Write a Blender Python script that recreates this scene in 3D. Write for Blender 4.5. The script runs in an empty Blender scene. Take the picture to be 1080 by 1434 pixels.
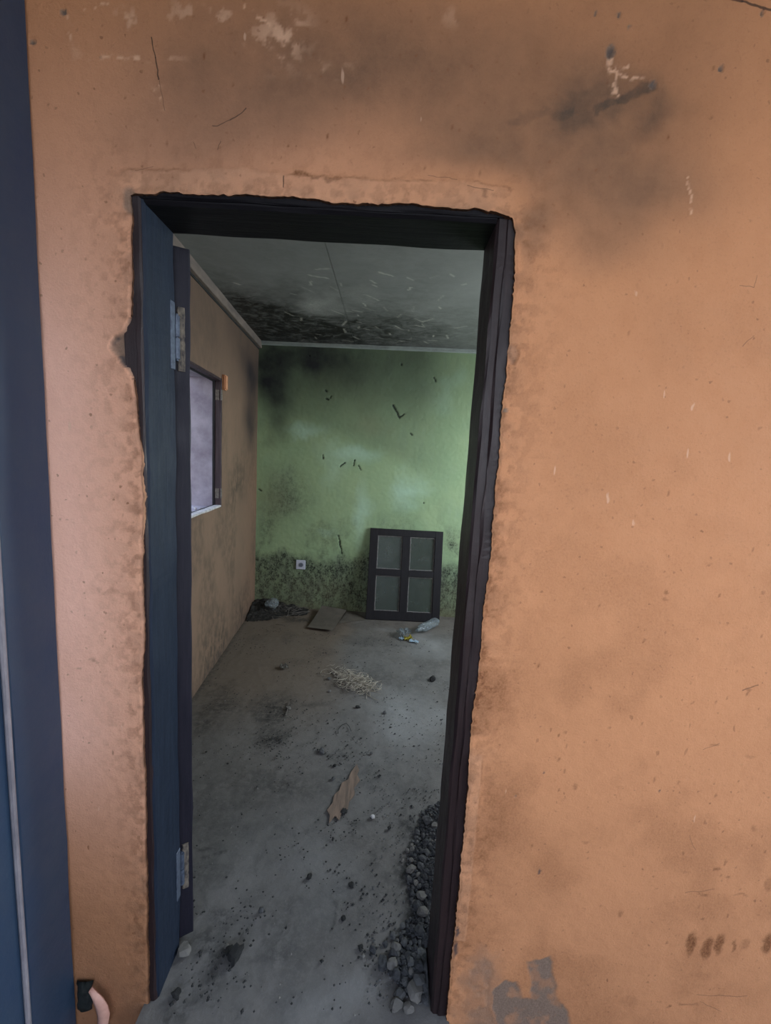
import bpy, bmesh, math, random
import numpy as np
from mathutils import Vector, Matrix, Euler, noise as mnoise
random.seed(7)
PI = math.pi
SC = bpy.context.scene
COL = SC.collection

# ------------------------------------------------------------------ camera
FPX = 580.0                                     # focal length in pixels of the 1080 x 1434 frame
_Z = -np.array([-249.0, 4408.0, FPX]); _Z /= np.linalg.norm(_Z)
_X = np.array([1.0, 249.0/4408.0, 0.0]); _X /= np.linalg.norm(_X)
_Y = np.cross(_Z, _X)
ROT = np.array([_X, _Y, _Z])                    # camera (right, down, forward) -> world
CAM = np.array([0.0, -1.0, 1.6])
cd = bpy.data.cameras.new('camera')
cam = bpy.data.objects.new('camera', cd); COL.objects.link(cam)
cd.sensor_fit = 'VERTICAL'; cd.sensor_height = 24.0; cd.sensor_width = 24.0*1080/1434
cd.lens = FPX/1434.0*24.0
cd.clip_start = 0.02; cd.clip_end = 200
R3 = Matrix(((ROT[0,0], -ROT[0,1], -ROT[0,2]), (ROT[1,0], -ROT[1,1], -ROT[1,2]), (ROT[2,0], -ROT[2,1], -ROT[2,2])))
M4 = R3.to_4x4(); M4.translation = Vector(CAM)
cam.matrix_world = M4
SC.camera = cam

# ------------------------------------------------------------------ sky and exposure
SKY_STRENGTH = 3.5
wd = bpy.data.worlds.new('world'); SC.world = wd; wd.use_nodes = True
wn = wd.node_tree.nodes; wl = wd.node_tree.links; wn.clear()
w_o = wn.new('ShaderNodeOutputWorld'); w_b = wn.new('ShaderNodeBackground')
w_t = wn.new('ShaderNodeTexCoord'); w_s = wn.new('ShaderNodeSeparateXYZ'); w_r = wn.new('ShaderNodeValToRGB')
wl.new(w_t.outputs['Generated'], w_s.inputs[0]); wl.new(w_s.outputs['Z'], w_r.inputs[0])
w_r.color_ramp.elements[0].position = 0.0; w_r.color_ramp.elements[0].color = (0.86, 0.92, 1.0, 1)
w_r.color_ramp.elements[1].position = 1.0; w_r.color_ramp.elements[1].color = (0.45, 0.62, 1.0, 1)
wl.new(w_r.outputs[0], w_b.inputs[0]); w_b.inputs[1].default_value = SKY_STRENGTH
wl.new(w_b.outputs[0], w_o.inputs[0])

SC.view_settings.view_transform = 'Standard'
SC.view_settings.look = 'None'
SC.view_settings.gamma = 1.0
SC.view_settings.use_curve_mapping = False
SC.view_settings.exposure = 0.0

def area_light(name, loc, size, direction, color, power, portal=False):
    ld = bpy.data.lights.new(name, 'AREA'); ld.shape = 'RECTANGLE'
    ld.size, ld.size_y = size; ld.color = color; ld.energy = power
    if portal: ld.cycles.is_portal = True
    o = bpy.data.objects.new(name, ld); COL.objects.link(o)
    o.location = loc; o.rotation_euler = Vector(direction).to_track_quat('-Z', 'Y').to_euler()
    return o
# portals guide the sky light through the real openings; the fill light is an added lamp that brightens the room
area_light('doorway_portal', (-0.18, -0.03, 1.05), (0.86, 2.12), (0, 1, 0), (1, 1, 1), 1, True)
area_light('side_window_portal', (-1.42, 1.35, 1.62), (1.05, 0.9), (1, 0, 0), (1, 1, 1), 1, True)
area_light('room_fill_light', (2.32, 1.9, 1.55), (1.3, 1.2), (-1, 0.1, -0.40), (0.82, 0.93, 1.0), 60)

# ------------------------------------------------------------------ numpy noise
_rng = np.random.RandomState(3)
_LAT = _rng.rand(256, 256)
def vnoise(x, y):
    xi = np.floor(x).astype(int); yi = np.floor(y).astype(int)
    fx = x-xi; fy = y-yi; fx = fx*fx*(3-2*fx); fy = fy*fy*(3-2*fy)
    a = _LAT[xi % 256, yi % 256]; b = _LAT[(xi+1) % 256, yi % 256]
    c = _LAT[xi % 256, (yi+1) % 256]; d = _LAT[(xi+1) % 256, (yi+1) % 256]
    return (a*(1-fx)+b*fx)*(1-fy)+(c*(1-fx)+d*fx)*fy
def fbm(x, y, s=1.0, o=5, seed=0.0):
    v = 0; a = 0.5; t = 0
    x = x*s+seed*17.3; y = y*s+seed*9.7
    for i in range(o):
        v = v+a*vnoise(x, y); t += a; a *= 0.5; x = x*2.03+5.1; y = y*2.03+1.7
    return v/t
def sstep(a, b, x):
    t = np.clip((x-a)/(b-a), 0, 1); return t*t*(3-2*t)
def blob(x, y, cx, cy, rx, ry, soft=1.0, warp=0.0, ws=12, seed=1):
    if warp:
        x = x+(fbm(x, y, ws, 4, seed)-0.5)*warp; y = y+(fbm(x, y, ws, 4, seed+3)-0.5)*warp
    d = np.sqrt(((x-cx)/rx)**2+((y-cy)/ry)**2)
    return 1-sstep(max(0, 1-soft), 1.0, d)
def stroke(x, y, ax, ay, bx, by, w, seed=0, wob=0.0):
    m = .03+w+wob
    if x.ndim < 2: return _stroke(x, y, ax, ay, bx, by, w, seed, wob)
    I = np.nonzero((x[:, 0] > min(ax, bx)-m-.02) & (x[:, 0] < max(ax, bx)+m+.02))[0]; J = np.nonzero((y[0] > min(ay, by)-m-.02) & (y[0] < max(ay, by)+m+.02))[0]
    out = np.zeros_like(x)
    if len(I) and len(J):
        sl = (slice(I[0], I[-1]+1), slice(J[0], J[-1]+1)); out[sl] = _stroke(x[sl], y[sl], ax, ay, bx, by, w, seed, wob)
    return out
def _stroke(x, y, ax, ay, bx, by, w, seed=0, wob=0.0):
    if wob:
        x = x+(fbm(x, y, 40, 3, seed)-0.5)*wob; y = y+(fbm(x, y, 40, 3, seed+2)-0.5)*wob
    dx, dy = bx-ax, by-ay; L2 = dx*dx+dy*dy
    t = np.clip(((x-ax)*dx+(y-ay)*dy)/L2, 0, 1)
    d = np.hypot(x-ax-t*dx, y-ay-t*dy)
    return 1-sstep(0.5, 1.0, d/w)

# surveyed points: where the sight line of a photo pixel meets a given plane of the building
def ray(px, py): return ROT @ np.array([px-540.0, py-717.0, FPX])
def on_y(px, py, y):
    r = ray(px, py); t = (y-CAM[1])/r[1]; p = CAM+r*t; return p
def on_z(px, py, z=0.0):
    r = ray(px, py); t = (z-CAM[2])/r[2]; p = CAM+r*t; return p

# ------------------------------------------------------------------ material helpers
class NT:
    def __init__(s, name, rough=0.8, spec=0.3):
        s.m = bpy.data.materials.new(name); s.m.use_nodes = True
        s.n = s.m.node_tree.nodes; s.l = s.m.node_tree.links
        s.b = s.n['Principled BSDF']; s.out = s.n['Material Output']
        s.b.inputs['Roughness'].default_value = rough
        s.b.inputs['Specular IOR Level'].default_value = spec
        s.tc = s.n.new('ShaderNodeTexCoord')
    def val(s, v):
        n = s.n.new('ShaderNodeValue'); n.outputs[0].default_value = v; return n.outputs[0]
    def rgb(s, c):
        n = s.n.new('ShaderNodeRGB'); n.outputs[0].default_value = (*c, 1); return n.outputs[0]
    def attr(s, name, ch=None):
        n = s.n.new('ShaderNodeAttribute'); n.attribute_name = name
        return n.outputs['Fac'] if ch is None else n.outputs[ch]
    def noise(s, scale, detail=6, rough=0.6, stretch=None, dist=0.0, off=(0, 0, 0)):
        mp = s.n.new('ShaderNodeMapping'); s.l.new(s.tc.outputs['Object'], mp.inputs[0])
        mp.inputs['Location'].default_value = off
        if stretch: mp.inputs['Scale'].default_value = stretch
        n = s.n.new('ShaderNodeTexNoise'); n.inputs['Scale'].default_value = scale
        n.inputs['Detail'].default_value = detail; n.inputs['Roughness'].default_value = rough
        n.inputs['Distortion'].default_value = dist
        s.l.new(mp.outputs[0], n.inputs['Vector']); return n.outputs['Fac']
    def ramp(s, f, a, b, va=0.0, vb=1.0):
        n = s.n.new('ShaderNodeMapRange'); n.clamp = True
        n.inputs[1].default_value = a; n.inputs[2].default_value = b
        n.inputs[3].default_value = va; n.inputs[4].default_value = vb
        s.l.new(f, n.inputs[0]); return n.outputs[0]
    def seg(s, a, b, w, wob=0.004, plane='xz'):
        """mask of a hair-thin crack between two points of a wall (x, z)"""
        if not hasattr(s, '_p'):
            nt = s.n.new('ShaderNodeTexNoise'); nt.inputs['Scale'].default_value = 30; s.l.new(s.tc.outputs['Object'], nt.inputs['Vector'])
            sb = s.n.new('ShaderNodeVectorMath'); sb.operation = 'SUBTRACT'; s.l.new(nt.outputs['Color'], sb.inputs[0]); sb.inputs[1].default_value = (.5, .5, .5)
            sc = s.n.new('ShaderNodeVectorMath'); sc.operation = 'MULTIPLY'; s.l.new(sb.outputs[0], sc.inputs[0]); sc.inputs[1].default_value = (.012, 0, .012)
            ad = s.n.new('ShaderNodeVectorMath'); ad.operation = 'ADD'; s.l.new(sc.outputs[0], ad.inputs[0]); s.l.new(s.tc.outputs['Object'], ad.inputs[1])
            fl = s.n.new('ShaderNodeVectorMath'); fl.operation = 'MULTIPLY'; s.l.new(ad.outputs[0], fl.inputs[0]); fl.inputs[1].default_value = (1, 0, 1)
            s._p = fl.outputs[0]
        A = Vector((a[0], 0, a[1])); D = Vector((b[0], 0, b[1]))-A
        v = s.n.new('ShaderNodeVectorMath'); v.operation = 'SUBTRACT'; s.l.new(s._p, v.inputs[0]); v.inputs[1].default_value = A
        d = s.n.new('ShaderNodeVectorMath'); d.operation = 'DOT_PRODUCT'; s.l.new(v.outputs[0], d.inputs[0]); d.inputs[1].default_value = D/D.length_squared
        t_ = s.ramp(d.outputs['Value'], 0, 1)
        q = s.n.new('ShaderNodeVectorMath'); q.operation = 'SCALE'; q.inputs[0].default_value = D; s.l.new(t_, q.inputs['Scale'])
        e = s.n.new('ShaderNodeVectorMath'); e.operation = 'DISTANCE'; s.l.new(v.outputs[0], e.inputs[0]); s.l.new(q.outputs[0], e.inputs[1])
        return s.ramp(e.outputs['Value'], w*.5, w, 1, 0)
    def specks(s, scale, size, frac, stretch=(1, 1, 1)):
        mp = s.n.new('ShaderNodeMapping'); s.l.new(s.tc.outputs['Object'], mp.inputs[0]); mp.inputs['Scale'].default_value = stretch
        nz = s.n.new('ShaderNodeTexNoise'); nz.inputs['Scale'].default_value = scale*1.5; s.l.new(mp.outputs[0], nz.inputs['Vector'])
        mm = s.n.new('ShaderNodeMix'); mm.data_type = 'VECTOR'; mm.inputs[0].default_value = .35/scale*2; s.l.new(mp.outputs[0], mm.inputs[4]); s.l.new(nz.outputs['Color'], mm.inputs[5])
        vo = s.n.new('ShaderNodeTexVoronoi'); vo.inputs['Scale'].default_value = scale; s.l.new(mm.outputs[1], vo.inputs['Vector'])
        sp = s.n.new('ShaderNodeSeparateColor'); s.l.new(vo.outputs['Color'], sp.inputs[0])
        return s.math('MULTIPLY', s.ramp(vo.outputs['Distance'], size*.6, size, 1, 0), s.ramp(sp.outputs[0], frac-.02, frac, 1, 0))
    def math(s, op, a, b):
        n = s.n.new('ShaderNodeMath'); n.operation = op; n.use_clamp = False
        for i, v in enumerate((a, b)):
            if isinstance(v, (int, float)): n.inputs[i].default_value = v
            else: s.l.new(v, n.inputs[i])
        return n.outputs[0]
    def mix(s, f, a, b, mode='MIX'):
        n = s.n.new('ShaderNodeMix'); n.data_type = 'RGBA'; n.blend_type = mode; n.clamp_factor = True
        if isinstance(f, (int, float)): n.inputs[0].default_value = f
        else: s.l.new(f, n.inputs[0])
        for i, v in ((6, a), (7, b)):
            if isinstance(v, tuple): n.inputs[i].default_value = (*v, 1)
            else: s.l.new(v, n.inputs[i])
        return n.outputs[2]
    def color(s, c):
        if isinstance(c, tuple): s.b.inputs['Base Color'].default_value = (*c, 1)
        else: s.l.new(c, s.b.inputs['Base Color'])
    def bump(s, h, strength=0.4, dist=0.01):
        n = s.n.new('ShaderNodeBump'); n.inputs['Strength'].default_value = strength
        n.inputs['Distance'].default_value = dist
        s.l.new(h, n.inputs['Height']); s.l.new(n.outputs[0], s.b.inputs['Normal'])
    def rough(s, r): s.l.new(r, s.b.inputs['Roughness'])

def simple(name, c1, c2, scale=20, rough=0.8, spec=0.3, bump=0.3, stretch=None, dist=0.003, metallic=0.0):
    t = NT(name, rough, spec); f = t.noise(scale, 6, 0.65, stretch)
    t.color(t.mix(t.ramp(f, 0.35, 0.65), c1, c2)); t.bump(f, bump, dist)
    t.b.inputs['Metallic'].default_value = metallic
    return t.m

# peach outer wall: painted render with soot, brown dirt, bare cement and pale scrapes carried by vertex masks
t = NT('peach_painted_render', 0.62, 0.25)
n1 = t.noise(2.2, 5, 0.6); n2 = t.noise(14, 8, 0.7); n3 = t.noise(160, 5, 0.7); n4 = t.noise(45, 6, 0.75, off=(3, 1, 2))
base = t.mix(t.ramp(n1, 0.3, 0.7), (0.63, 0.285, 0.132), (0.585, 0.265, 0.122))
base = t.mix(t.ramp(n2, 0.45, 0.75, 0, 0.30), base, (0.50, 0.215, 0.100))
base = t.mix(t.ramp(n4, 0.58, 0.72, 0, 0.38), base, (0.36, 0.15, 0.065))
base = t.mix(t.ramp(n3, 0.56, 0.70, 0, 0.35), base, (0.40, 0.165, 0.075))
base = t.mix(t.ramp(n4, 0.38, 0.28, 0, 0.22), base, (0.74, 0.38, 0.23))
base = t.mix(t.math('MULTIPLY', t.attr('m2', 'Color'), 0.9), base, base)
sep = t.n.new('ShaderNodeSeparateColor'); t.l.new(t.attr('m1', 'Color'), sep.inputs[0])
sep2 = t.n.new('ShaderNodeSeparateColor'); t.l.new(t.attr('m2', 'Color'), sep2.inputs[0])
base = t.mix(sep2.outputs[0], base, (0.95, 0.55, 0.41))                                    # paler pink, left-hand brightness put into the colour
soot = t.math('MULTIPLY', sep.outputs[0], t.ramp(n2, 0.2, 0.8, 0.75, 1.15))
base = t.mix(soot, base, (0.085, 0.060, 0.042))
base = t.mix(t.math('MULTIPLY', sep.outputs[1], t.ramp(n3, 0.3, 0.6, 0.5, 1.1)), base, (0.20, 0.075, 0.028))
base = t.mix(sep2.outputs[1], base, (0.78, 0.47, 0.30))                                    # pale scrapes
def WP(px, py):
    p = on_y(px, py, 0.0); return float(p[0]), float(p[2])
szp = t.n.new('ShaderNodeSeparateXYZ'); t.l.new(t.tc.outputs['Object'], szp.inputs[0])
base = t.mix(t.math('MULTIPLY', t.math('MULTIPLY', t.specks(26, .12, .25, (1, 1, .6)), t.ramp(n1, .35, .6, .25, .8)), t.ramp(szp.outputs['Z'], .7, 1.6, 1, .15)), base, (0.22, 0.085, 0.035))
base = t.mix(t.math('MULTIPLY', t.specks(60, .22, .20), t.ramp(n2, .4, .6, .1, .7)), base, (0.26, 0.11, 0.05))
base = t.mix(t.math('MULTIPLY', t.specks(30, .12, .12, (1, 1, .3)), .5), base, (0.80, 0.52, 0.36))
for a_, b_, w_, c_ in (((212, 50), (217, 80), .0016, 1), ((217, 80), (221, 110), .0019, 1), ((222, 112), (230, 153), .0010, .6), ((297, 176), (322, 168), .0012, .8), ((322, 168), (343, 152), .0015, .9), ((305, 209), (309, 198), .0010, .7), ((1000, -3), (1040, 2), .0035, 1), ((1040, 2), (1085, 16), .0028, 1), ((398, 248), (398, 262), .0016, .9), ((270, 198), (273, 206), .001, .5),
        ((1055, 470), (1040, 485), .001, .5), ((1035, 400), (1056, 402), .001, .6), ((1056, 402), (1060, 385), .001, .5), ((985, 1050), (1008, 1040), .0012, .5), ((975, 1392), (1045, 1395), .0016, .5), ((960, 1250), (1000, 1245), .002, .4), ((975, 1190), (965, 1170), .0012, .4), ((1010, 1415), (980, 1402), .0012, .5), ((1040, 967), (1062, 960), .002, .7), ((600, 246), (640, 250), .001, .5), ((655, 262), (690, 268), .0012, .6), ((190, 240), (215, 234), .001, .5)):
    base = t.mix(t.math('MULTIPLY', t.seg(WP(*a_), WP(*b_), w_), .85*c_), base, (0.055, 0.030, 0.020))
cem = t.mix(t.ramp(n3, 0.3, 0.7), (0.18, 0.120, 0.085), (0.29, 0.20, 0.145))
base = t.mix(sep.outputs[2], base, cem)                                                    # bare cement
base = t.mix(sep2.outputs[2], base, (0.035, 0.04, 0.05))                                   # tar-dark plugs and cracks
t.color(base)
t.bump(t.math('ADD', t.math('MULTIPLY', n3, 0.5), t.math('MULTIPLY', n4, 0.6)), 0.75, 0.004)
t.rough(t.ramp(n2, 0.3, 0.7, 0.52, 0.75))
M_PEACH = t.m

t = NT('green_painted_plaster', 0.6, 0.25)
n1 = t.noise(3.0, 6, 0.6); n2 = t.noise(28, 8, 0.75, (1, 1, 0.7)); n3 = t.noise(120, 5, 0.7); n4 = t.noise(9, 6, 0.7, (1, 1, 0.35))
sep = t.n.new('ShaderNodeSeparateColor'); t.l.new(t.attr('m1', 'Color'), sep.inputs[0])
sep2 = t.n.new('ShaderNodeSeparateColor'); t.l.new(t.attr('m2', 'Color'), sep2.inputs[0])
base = t.mix(t.ramp(n1, 0.3, 0.7), (0.29, 0.41, 0.23), (0.35, 0.46, 0.25))
base = t.mix(t.ramp(n4, 0.5, 0.75, 0, 0.5), base, (0.30, 0.40, 0.26))
base = t.mix(sep2.outputs[0], base, (0.42, 0.60, 0.44))                                    # washed mint patches and the doorway light painted in
n5 = t.noise(70, 8, 0.8, (1, 1, .8))
base = t.mix(t.math('MULTIPLY', sep.outputs[1], t.ramp(n4, 0.3, 0.7, 0.25, 0.85)), base, (0.135, 0.150, 0.115))
base = t.mix(t.math('MULTIPLY', sep.outputs[1], t.math('MULTIPLY', t.ramp(n2, 0.42, 0.58, 0.15, 1.2), t.ramp(n5, 0.42, 0.54, 0.2, 1.0))), base, (0.025, 0.030, 0.022))   # mould speckle
base = t.mix(t.math('MULTIPLY', sep.outputs[0], t.ramp(n1, 0.2, 0.8, 0.8, 1.1)), base, (0.030, 0.034, 0.034))      # soot and the painted lintel shade
base = t.mix(sep2.outputs[1], base, (0.20, 0.17, 0.10))                                    # brown damp
base = t.mix(sep.outputs[2], base, (0.01, 0.015, 0.012))                                   # knocks to the render
t.color(base); t.bump(t.math('ADD', n3, n2), 0.4, 0.004); M_GREEN = t.m

t = NT('tan_painted_plaster', 0.7, 0.2)
n1 = t.noise(3.0, 6, 0.6); n2 = t.noise(22, 8, 0.7, (1, 1, 0.6)); n3 = t.noise(120, 5, 0.7)
sep = t.n.new('ShaderNodeSeparateColor'); t.l.new(t.attr('m1', 'Color'), sep.inputs[0])
base = t.mix(t.ramp(n1, 0.3, 0.7), (0.225, 0.148, 0.102), (0.27, 0.175, 0.118))
base = t.mix(t.ramp(n2, 0.45, 0.7, 0, 0.45), base, (0.20, 0.145, 0.10))
base = t.mix(t.math('MULTIPLY', sep.outputs[1], t.ramp(n2, 0.40, 0.58, 0.1, 1.0)), base, (0.10, 0.075, 0.055))
base = t.mix(sep.outputs[2], base, (0.42, 0.23, 0.14))
base = t.mix(sep.outputs[0], base, (0.035, 0.030, 0.032))
t.color(base); t.bump(t.math('ADD', n3, n2), 0.35, 0.004); M_TAN = t.m

t = NT('sooty_ceiling_board', 0.55, 0.3)
n1 = t.noise(2.5, 6, 0.65); n2 = t.noise(10, 9, 0.75, (1, 1.3, 1), 0.6); n3 = t.noise(70, 6, 0.8)
sep = t.n.new('ShaderNodeSeparateColor'); t.l.new(t.attr('m1', 'Color'), sep.inputs[0])
base = t.mix(t.ramp(n1, 0.3, 0.7), (0.215, 0.222, 0.210), (0.27, 0.278, 0.262))
s1 = t.math('MULTIPLY', sep.outputs[0], t.ramp(n2, 0.38, 0.60, 0.55, 1.25))
base = t.mix(s1, base, (0.020, 0.020, 0.018))
base = t.mix(t.math('MULTIPLY', sep.outputs[1], t.ramp(n3, 0.35, 0.65, 0.2, 1.0)), base, (0.46, 0.46, 0.42))
base = t.mix(sep.outputs[2], base, (0.62, 0.60, 0.52))
t.color(base); t.bump(n3, 0.25, 0.003); M_CEIL = t.m

t = NT('dusty_concrete_floor', 0.75, 0.25)
n1 = t.noise(2.3, 7, 0.65); n2 = t.noise(11, 9, 0.75, None, 0.4); n3 = t.noise(90, 6, 0.75); n4 = t.noise(32, 7, 0.8, off=(4, 2, 0))
sep = t.n.new('ShaderNodeSeparateColor'); t.l.new(t.attr('m1', 'Color'), sep.inputs[0])
base = t.mix(t.ramp(n1, 0.3, 0.7), (0.145, 0.140, 0.131), (0.20, 0.193, 0.182))
base = t.mix(t.ramp(n2, 0.45, 0.70, 0, 0.65), base, (0.085, 0.088, 0.086))
base = t.mix(t.ramp(n3, 0.55, 0.75, 0, 0.45), base, (0.26, 0.25, 0.235))
base = t.mix(sep.outputs[0], base, (0.165, 0.130, 0.100))                                   # brown dust, with the floor's shaded left side painted in
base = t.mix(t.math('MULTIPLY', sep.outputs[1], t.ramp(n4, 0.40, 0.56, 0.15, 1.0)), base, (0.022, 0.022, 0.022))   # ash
base = t.mix(sep.outputs[2], base, (0.30, 0.30, 0.29))                                     # pale scuffs and the painted patch of doorway light
t.color(base); t.bump(t.math('ADD', t.math('MULTIPLY', n3, 0.6), n4), 0.5, 0.005)
M_FLOOR = t.m

def dark_wood(name, c1, c2, fleck, fleck_amt, rough, stretch=(14, 14, 0.8), spec=0.4):
    t = NT(name, rough, spec)
    g = t.noise(6, 8, 0.7, stretch); s = t.noise(11, 7, 0.8, (stretch[0]/6, stretch[1]/6, stretch[2]*0.9), off=(5, 3, 1)); f = t.noise(70, 5, 0.8)
    c = t.mix(t.ramp(g, 0.35, 0.65), c1, c2)
    c = t.mix(t.ramp(s, 0.66, 0.74, 0, fleck_amt), c, fleck)
    c = t.mix(t.ramp(f, 0.70, 0.76, 0, fleck_amt*0.8), c, fleck)
    t.color(c); t.bump(t.math('ADD', g, t.math('MULTIPLY', f, 0.4)), 0.5, 0.003)
    t.rough(t.ramp(s, 0.3, 0.7, rough-0.1, rough+0.15)); return t.m
M_JAMB_DARK = dark_wood('charred_brown_varnish', (0.016, 0.009, 0.010), (0.030, 0.016, 0.016), (0.26, 0.19, 0.19), 0.8, 0.42)
M_JAMB_BLUE = dark_wood('blue_black_jamb_wood', (0.010, 0.016, 0.029), (0.016, 0.025, 0.043), (0.06, 0.09, 0.14), 0.35, 0.5, spec=0.22)  # left jamb tinted bluer than the right one
M_HEAD = dark_wood('sooty_head_wood', (0.005, 0.004, 0.006), (0.009, 0.008, 0.010), (0.08, 0.08, 0.10), 0.15, 0.6, (0.8, 14, 14), 0.2)
M_LEAF = dark_wood('dark_leaf_paint', (0.012, 0.012, 0.020), (0.020, 0.018, 0.028), (0.08, 0.07, 0.08), 0.25, 0.5, spec=0.25)
M_SASH = dark_wood('black_sash_wood', (0.006, 0.005, 0.007), (0.011, 0.009, 0.011), (0.06, 0.05, 0.05), 0.2, 0.65)
M_SASH2 = dark_wood('brown_window_wood', (0.035, 0.022, 0.026), (0.07, 0.045, 0.05), (0.3, 0.27, 0.3), 0.5, 0.5)
M_STEELP = dark_wood('blue_painted_steel', (0.018, 0.044, 0.092), (0.032, 0.058, 0.098), (0.13, 0.15, 0.18), 0.35, 0.42, (1.2, 1.2, 0.5), 0.5)
M_ROD = simple('worn_pale_steel_rod', (0.30, 0.28, 0.30), (0.18, 0.17, 0.19), 40, 0.35, 0.6, 0.4, (1, 1, 0.3))
M_HINGE = simple('rusty_steel', (0.22, 0.20, 0.17), (0.10, 0.085, 0.07), 90, 0.5, 0.5, 0.6, None, 0.002, 0.4)
M_HINGE2 = simple('paint_smeared_hinge', (0.13, 0.16, 0.21), (0.06, 0.075, 0.11), 90, 0.4, 0.5, 0.6, None, 0.002, 0.3)
M_MORT = simple('worn_timber_patch', (0.24, 0.20, 0.15), (0.05, 0.045, 0.045), 110, 0.7, 0.3, 0.9, (1, 1, 0.6), 0.003)
M_CORN_G = simple('pale_cornice_paint', (0.36, 0.41, 0.37), (0.24, 0.27, 0.25), 14, 0.6, 0.3, 0.3, (0.5, 1, 1))
M_CORN_B = simple('brown_cornice_board', (0.25, 0.20, 0.165), (0.15, 0.125, 0.11), 14, 0.7, 0.3, 0.3, (1, 0.4, 1))
M_CEMENT = simple('grey_cement', (0.50, 0.47, 0.53), (0.30, 0.27, 0.32), 6, 0.85, 0.2, 0.8, None, 0.006)
M_SILL = simple('dusty_white_sill', (0.75, 0.73, 0.72), (0.45, 0.43, 0.42), 40, 0.8, 0.2, 0.6)
M_STONE = simple('grey_stone', (0.14, 0.14, 0.136), (0.09, 0.09, 0.09), 30, 0.85, 0.2, 0.7)
M_STONE_L = simple('pale_stone', (0.23, 0.215, 0.19), (0.15, 0.142, 0.13), 30, 0.85, 0.2, 0.7)
M_STONE_D = simple('dark_stone', (0.085, 0.087, 0.09), (0.05, 0.05, 0.053), 30, 0.85, 0.2, 0.7)
M_CHAR = simple('charcoal', (0.018, 0.018, 0.018), (0.045, 0.044, 0.042), 60, 0.8, 0.3, 0.8)
M_GRAVEL = simple('gravel_dust', (0.05, 0.052, 0.055), (0.12, 0.12, 0.12), 55, 0.9, 0.2, 1.0, None, 0.008)
M_ASH = simple('burnt_litter', (0.012, 0.012, 0.011), (0.05, 0.045, 0.04), 45, 0.9, 0.2, 1.0, None, 0.01)
M_STRAW = simple('dry_straw', (0.52, 0.47, 0.38), (0.33, 0.29, 0.23), 60, 0.8, 0.2, 0.3)
M_TWIG = simple('grey_twig', (0.20, 0.18, 0.16), (0.10, 0.09, 0.08), 60, 0.85, 0.2, 0.4)
M_CARD = simple('brown_cardboard', (0.27, 0.235, 0.195), (0.215, 0.19, 0.155), 12, 0.9, 0.15, 0.2)
M_CARD_D = simple('cardboard_edge', (0.05, 0.042, 0.035), (0.09, 0.075, 0.06), 60, 0.9, 0.15, 0.4)
M_PLANK = simple('weathered_board', (0.27, 0.19, 0.14), (0.15, 0.115, 0.09), 10, 0.85, 0.2, 0.6, (8, 0.8, 8))
M_WHITE = simple('white_plastic', (0.62, 0.64, 0.72), (0.52, 0.54, 0.62), 20, 0.45, 0.4, 0.1)
M_GREYP = simple('grey_plastic', (0.20, 0.22, 0.27), (0.14, 0.16, 0.2), 30, 0.5, 0.4, 0.1)
M_ORANGE = simple('orange_plaster_lump', (0.66, 0.33, 0.18), (0.55, 0.25, 0.13), 40, 0.8, 0.2, 0.5)
M_YELLOW = simple('yellow_wrapper_foil', (0.62, 0.50, 0.05), (0.40, 0.36, 0.06), 90, 0.4, 0.5, 0.6)
M_PALEBLUE = simple('pale_blue_wrapper_foil', (0.60, 0.78, 0.92), (0.75, 0.86, 0.92), 50, 0.35, 0.5, 0.4)
M_PAPER = simple('crumpled_grey_paper', (0.34, 0.32, 0.28), (0.22, 0.21, 0.18), 30, 0.85, 0.2, 0.5)
M_PINK = simple('pink_plastic_strip', (0.76, 0.44, 0.34), (0.62, 0.33, 0.25), 25, 0.5, 0.4, 0.2)
M_SACK = simple('dull_green_sheeting', (0.07, 0.08, 0.075), (0.04, 0.045, 0.045), 25, 0.55, 0.4, 0.6)
M_PUTTY = simple('old_putty', (0.30, 0.28, 0.27), (0.16, 0.15, 0.14), 60, 0.85, 0.2, 0.8)
M_EARTH = simple('compound_ground', (0.19, 0.16, 0.13), (0.13, 0.11, 0.09), 3, 0.9, 0.2, 0.5, None, 0.02)
M_RENDER = simple('grey_render', (0.40, 0.38, 0.35), (0.30, 0.28, 0.26), 6, 0.9, 0.2, 0.4)

def glassy(name, tint, dust, amt, rough=0.1, body=0.0):
    t = NT(name, rough, 0.5); f = t.noise(14, 6, 0.6); g = t.noise(60, 6, 0.7)
    t.color(t.mix(t.ramp(g, 0.35, 0.65), dust, tuple(c*0.75 for c in dust)))
    tr = t.n.new('ShaderNodeBsdfTransparent'); tr.inputs[0].default_value = (*tint, 1)
    mx = t.n.new('ShaderNodeMixShader'); t.l.new(t.ramp(f, 0.3, 0.7, amt-0.12, amt+0.12), mx.inputs[0])
    t.l.new(tr.outputs[0], mx.inputs[1]); t.l.new(t.b.outputs[0], mx.inputs[2]); t.l.new(mx.outputs[0], t.out.inputs[0])
    return t.m
M_PANE = glassy('dusty_window_glass', (0.80, 0.86, 0.80), (0.085, 0.105, 0.09), 0.62, 0.35)
M_PLAST = glassy('clear_crumpled_plastic', (0.88, 0.91, 0.92), (0.34, 0.38, 0.39), 0.42, 0.15)

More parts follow.
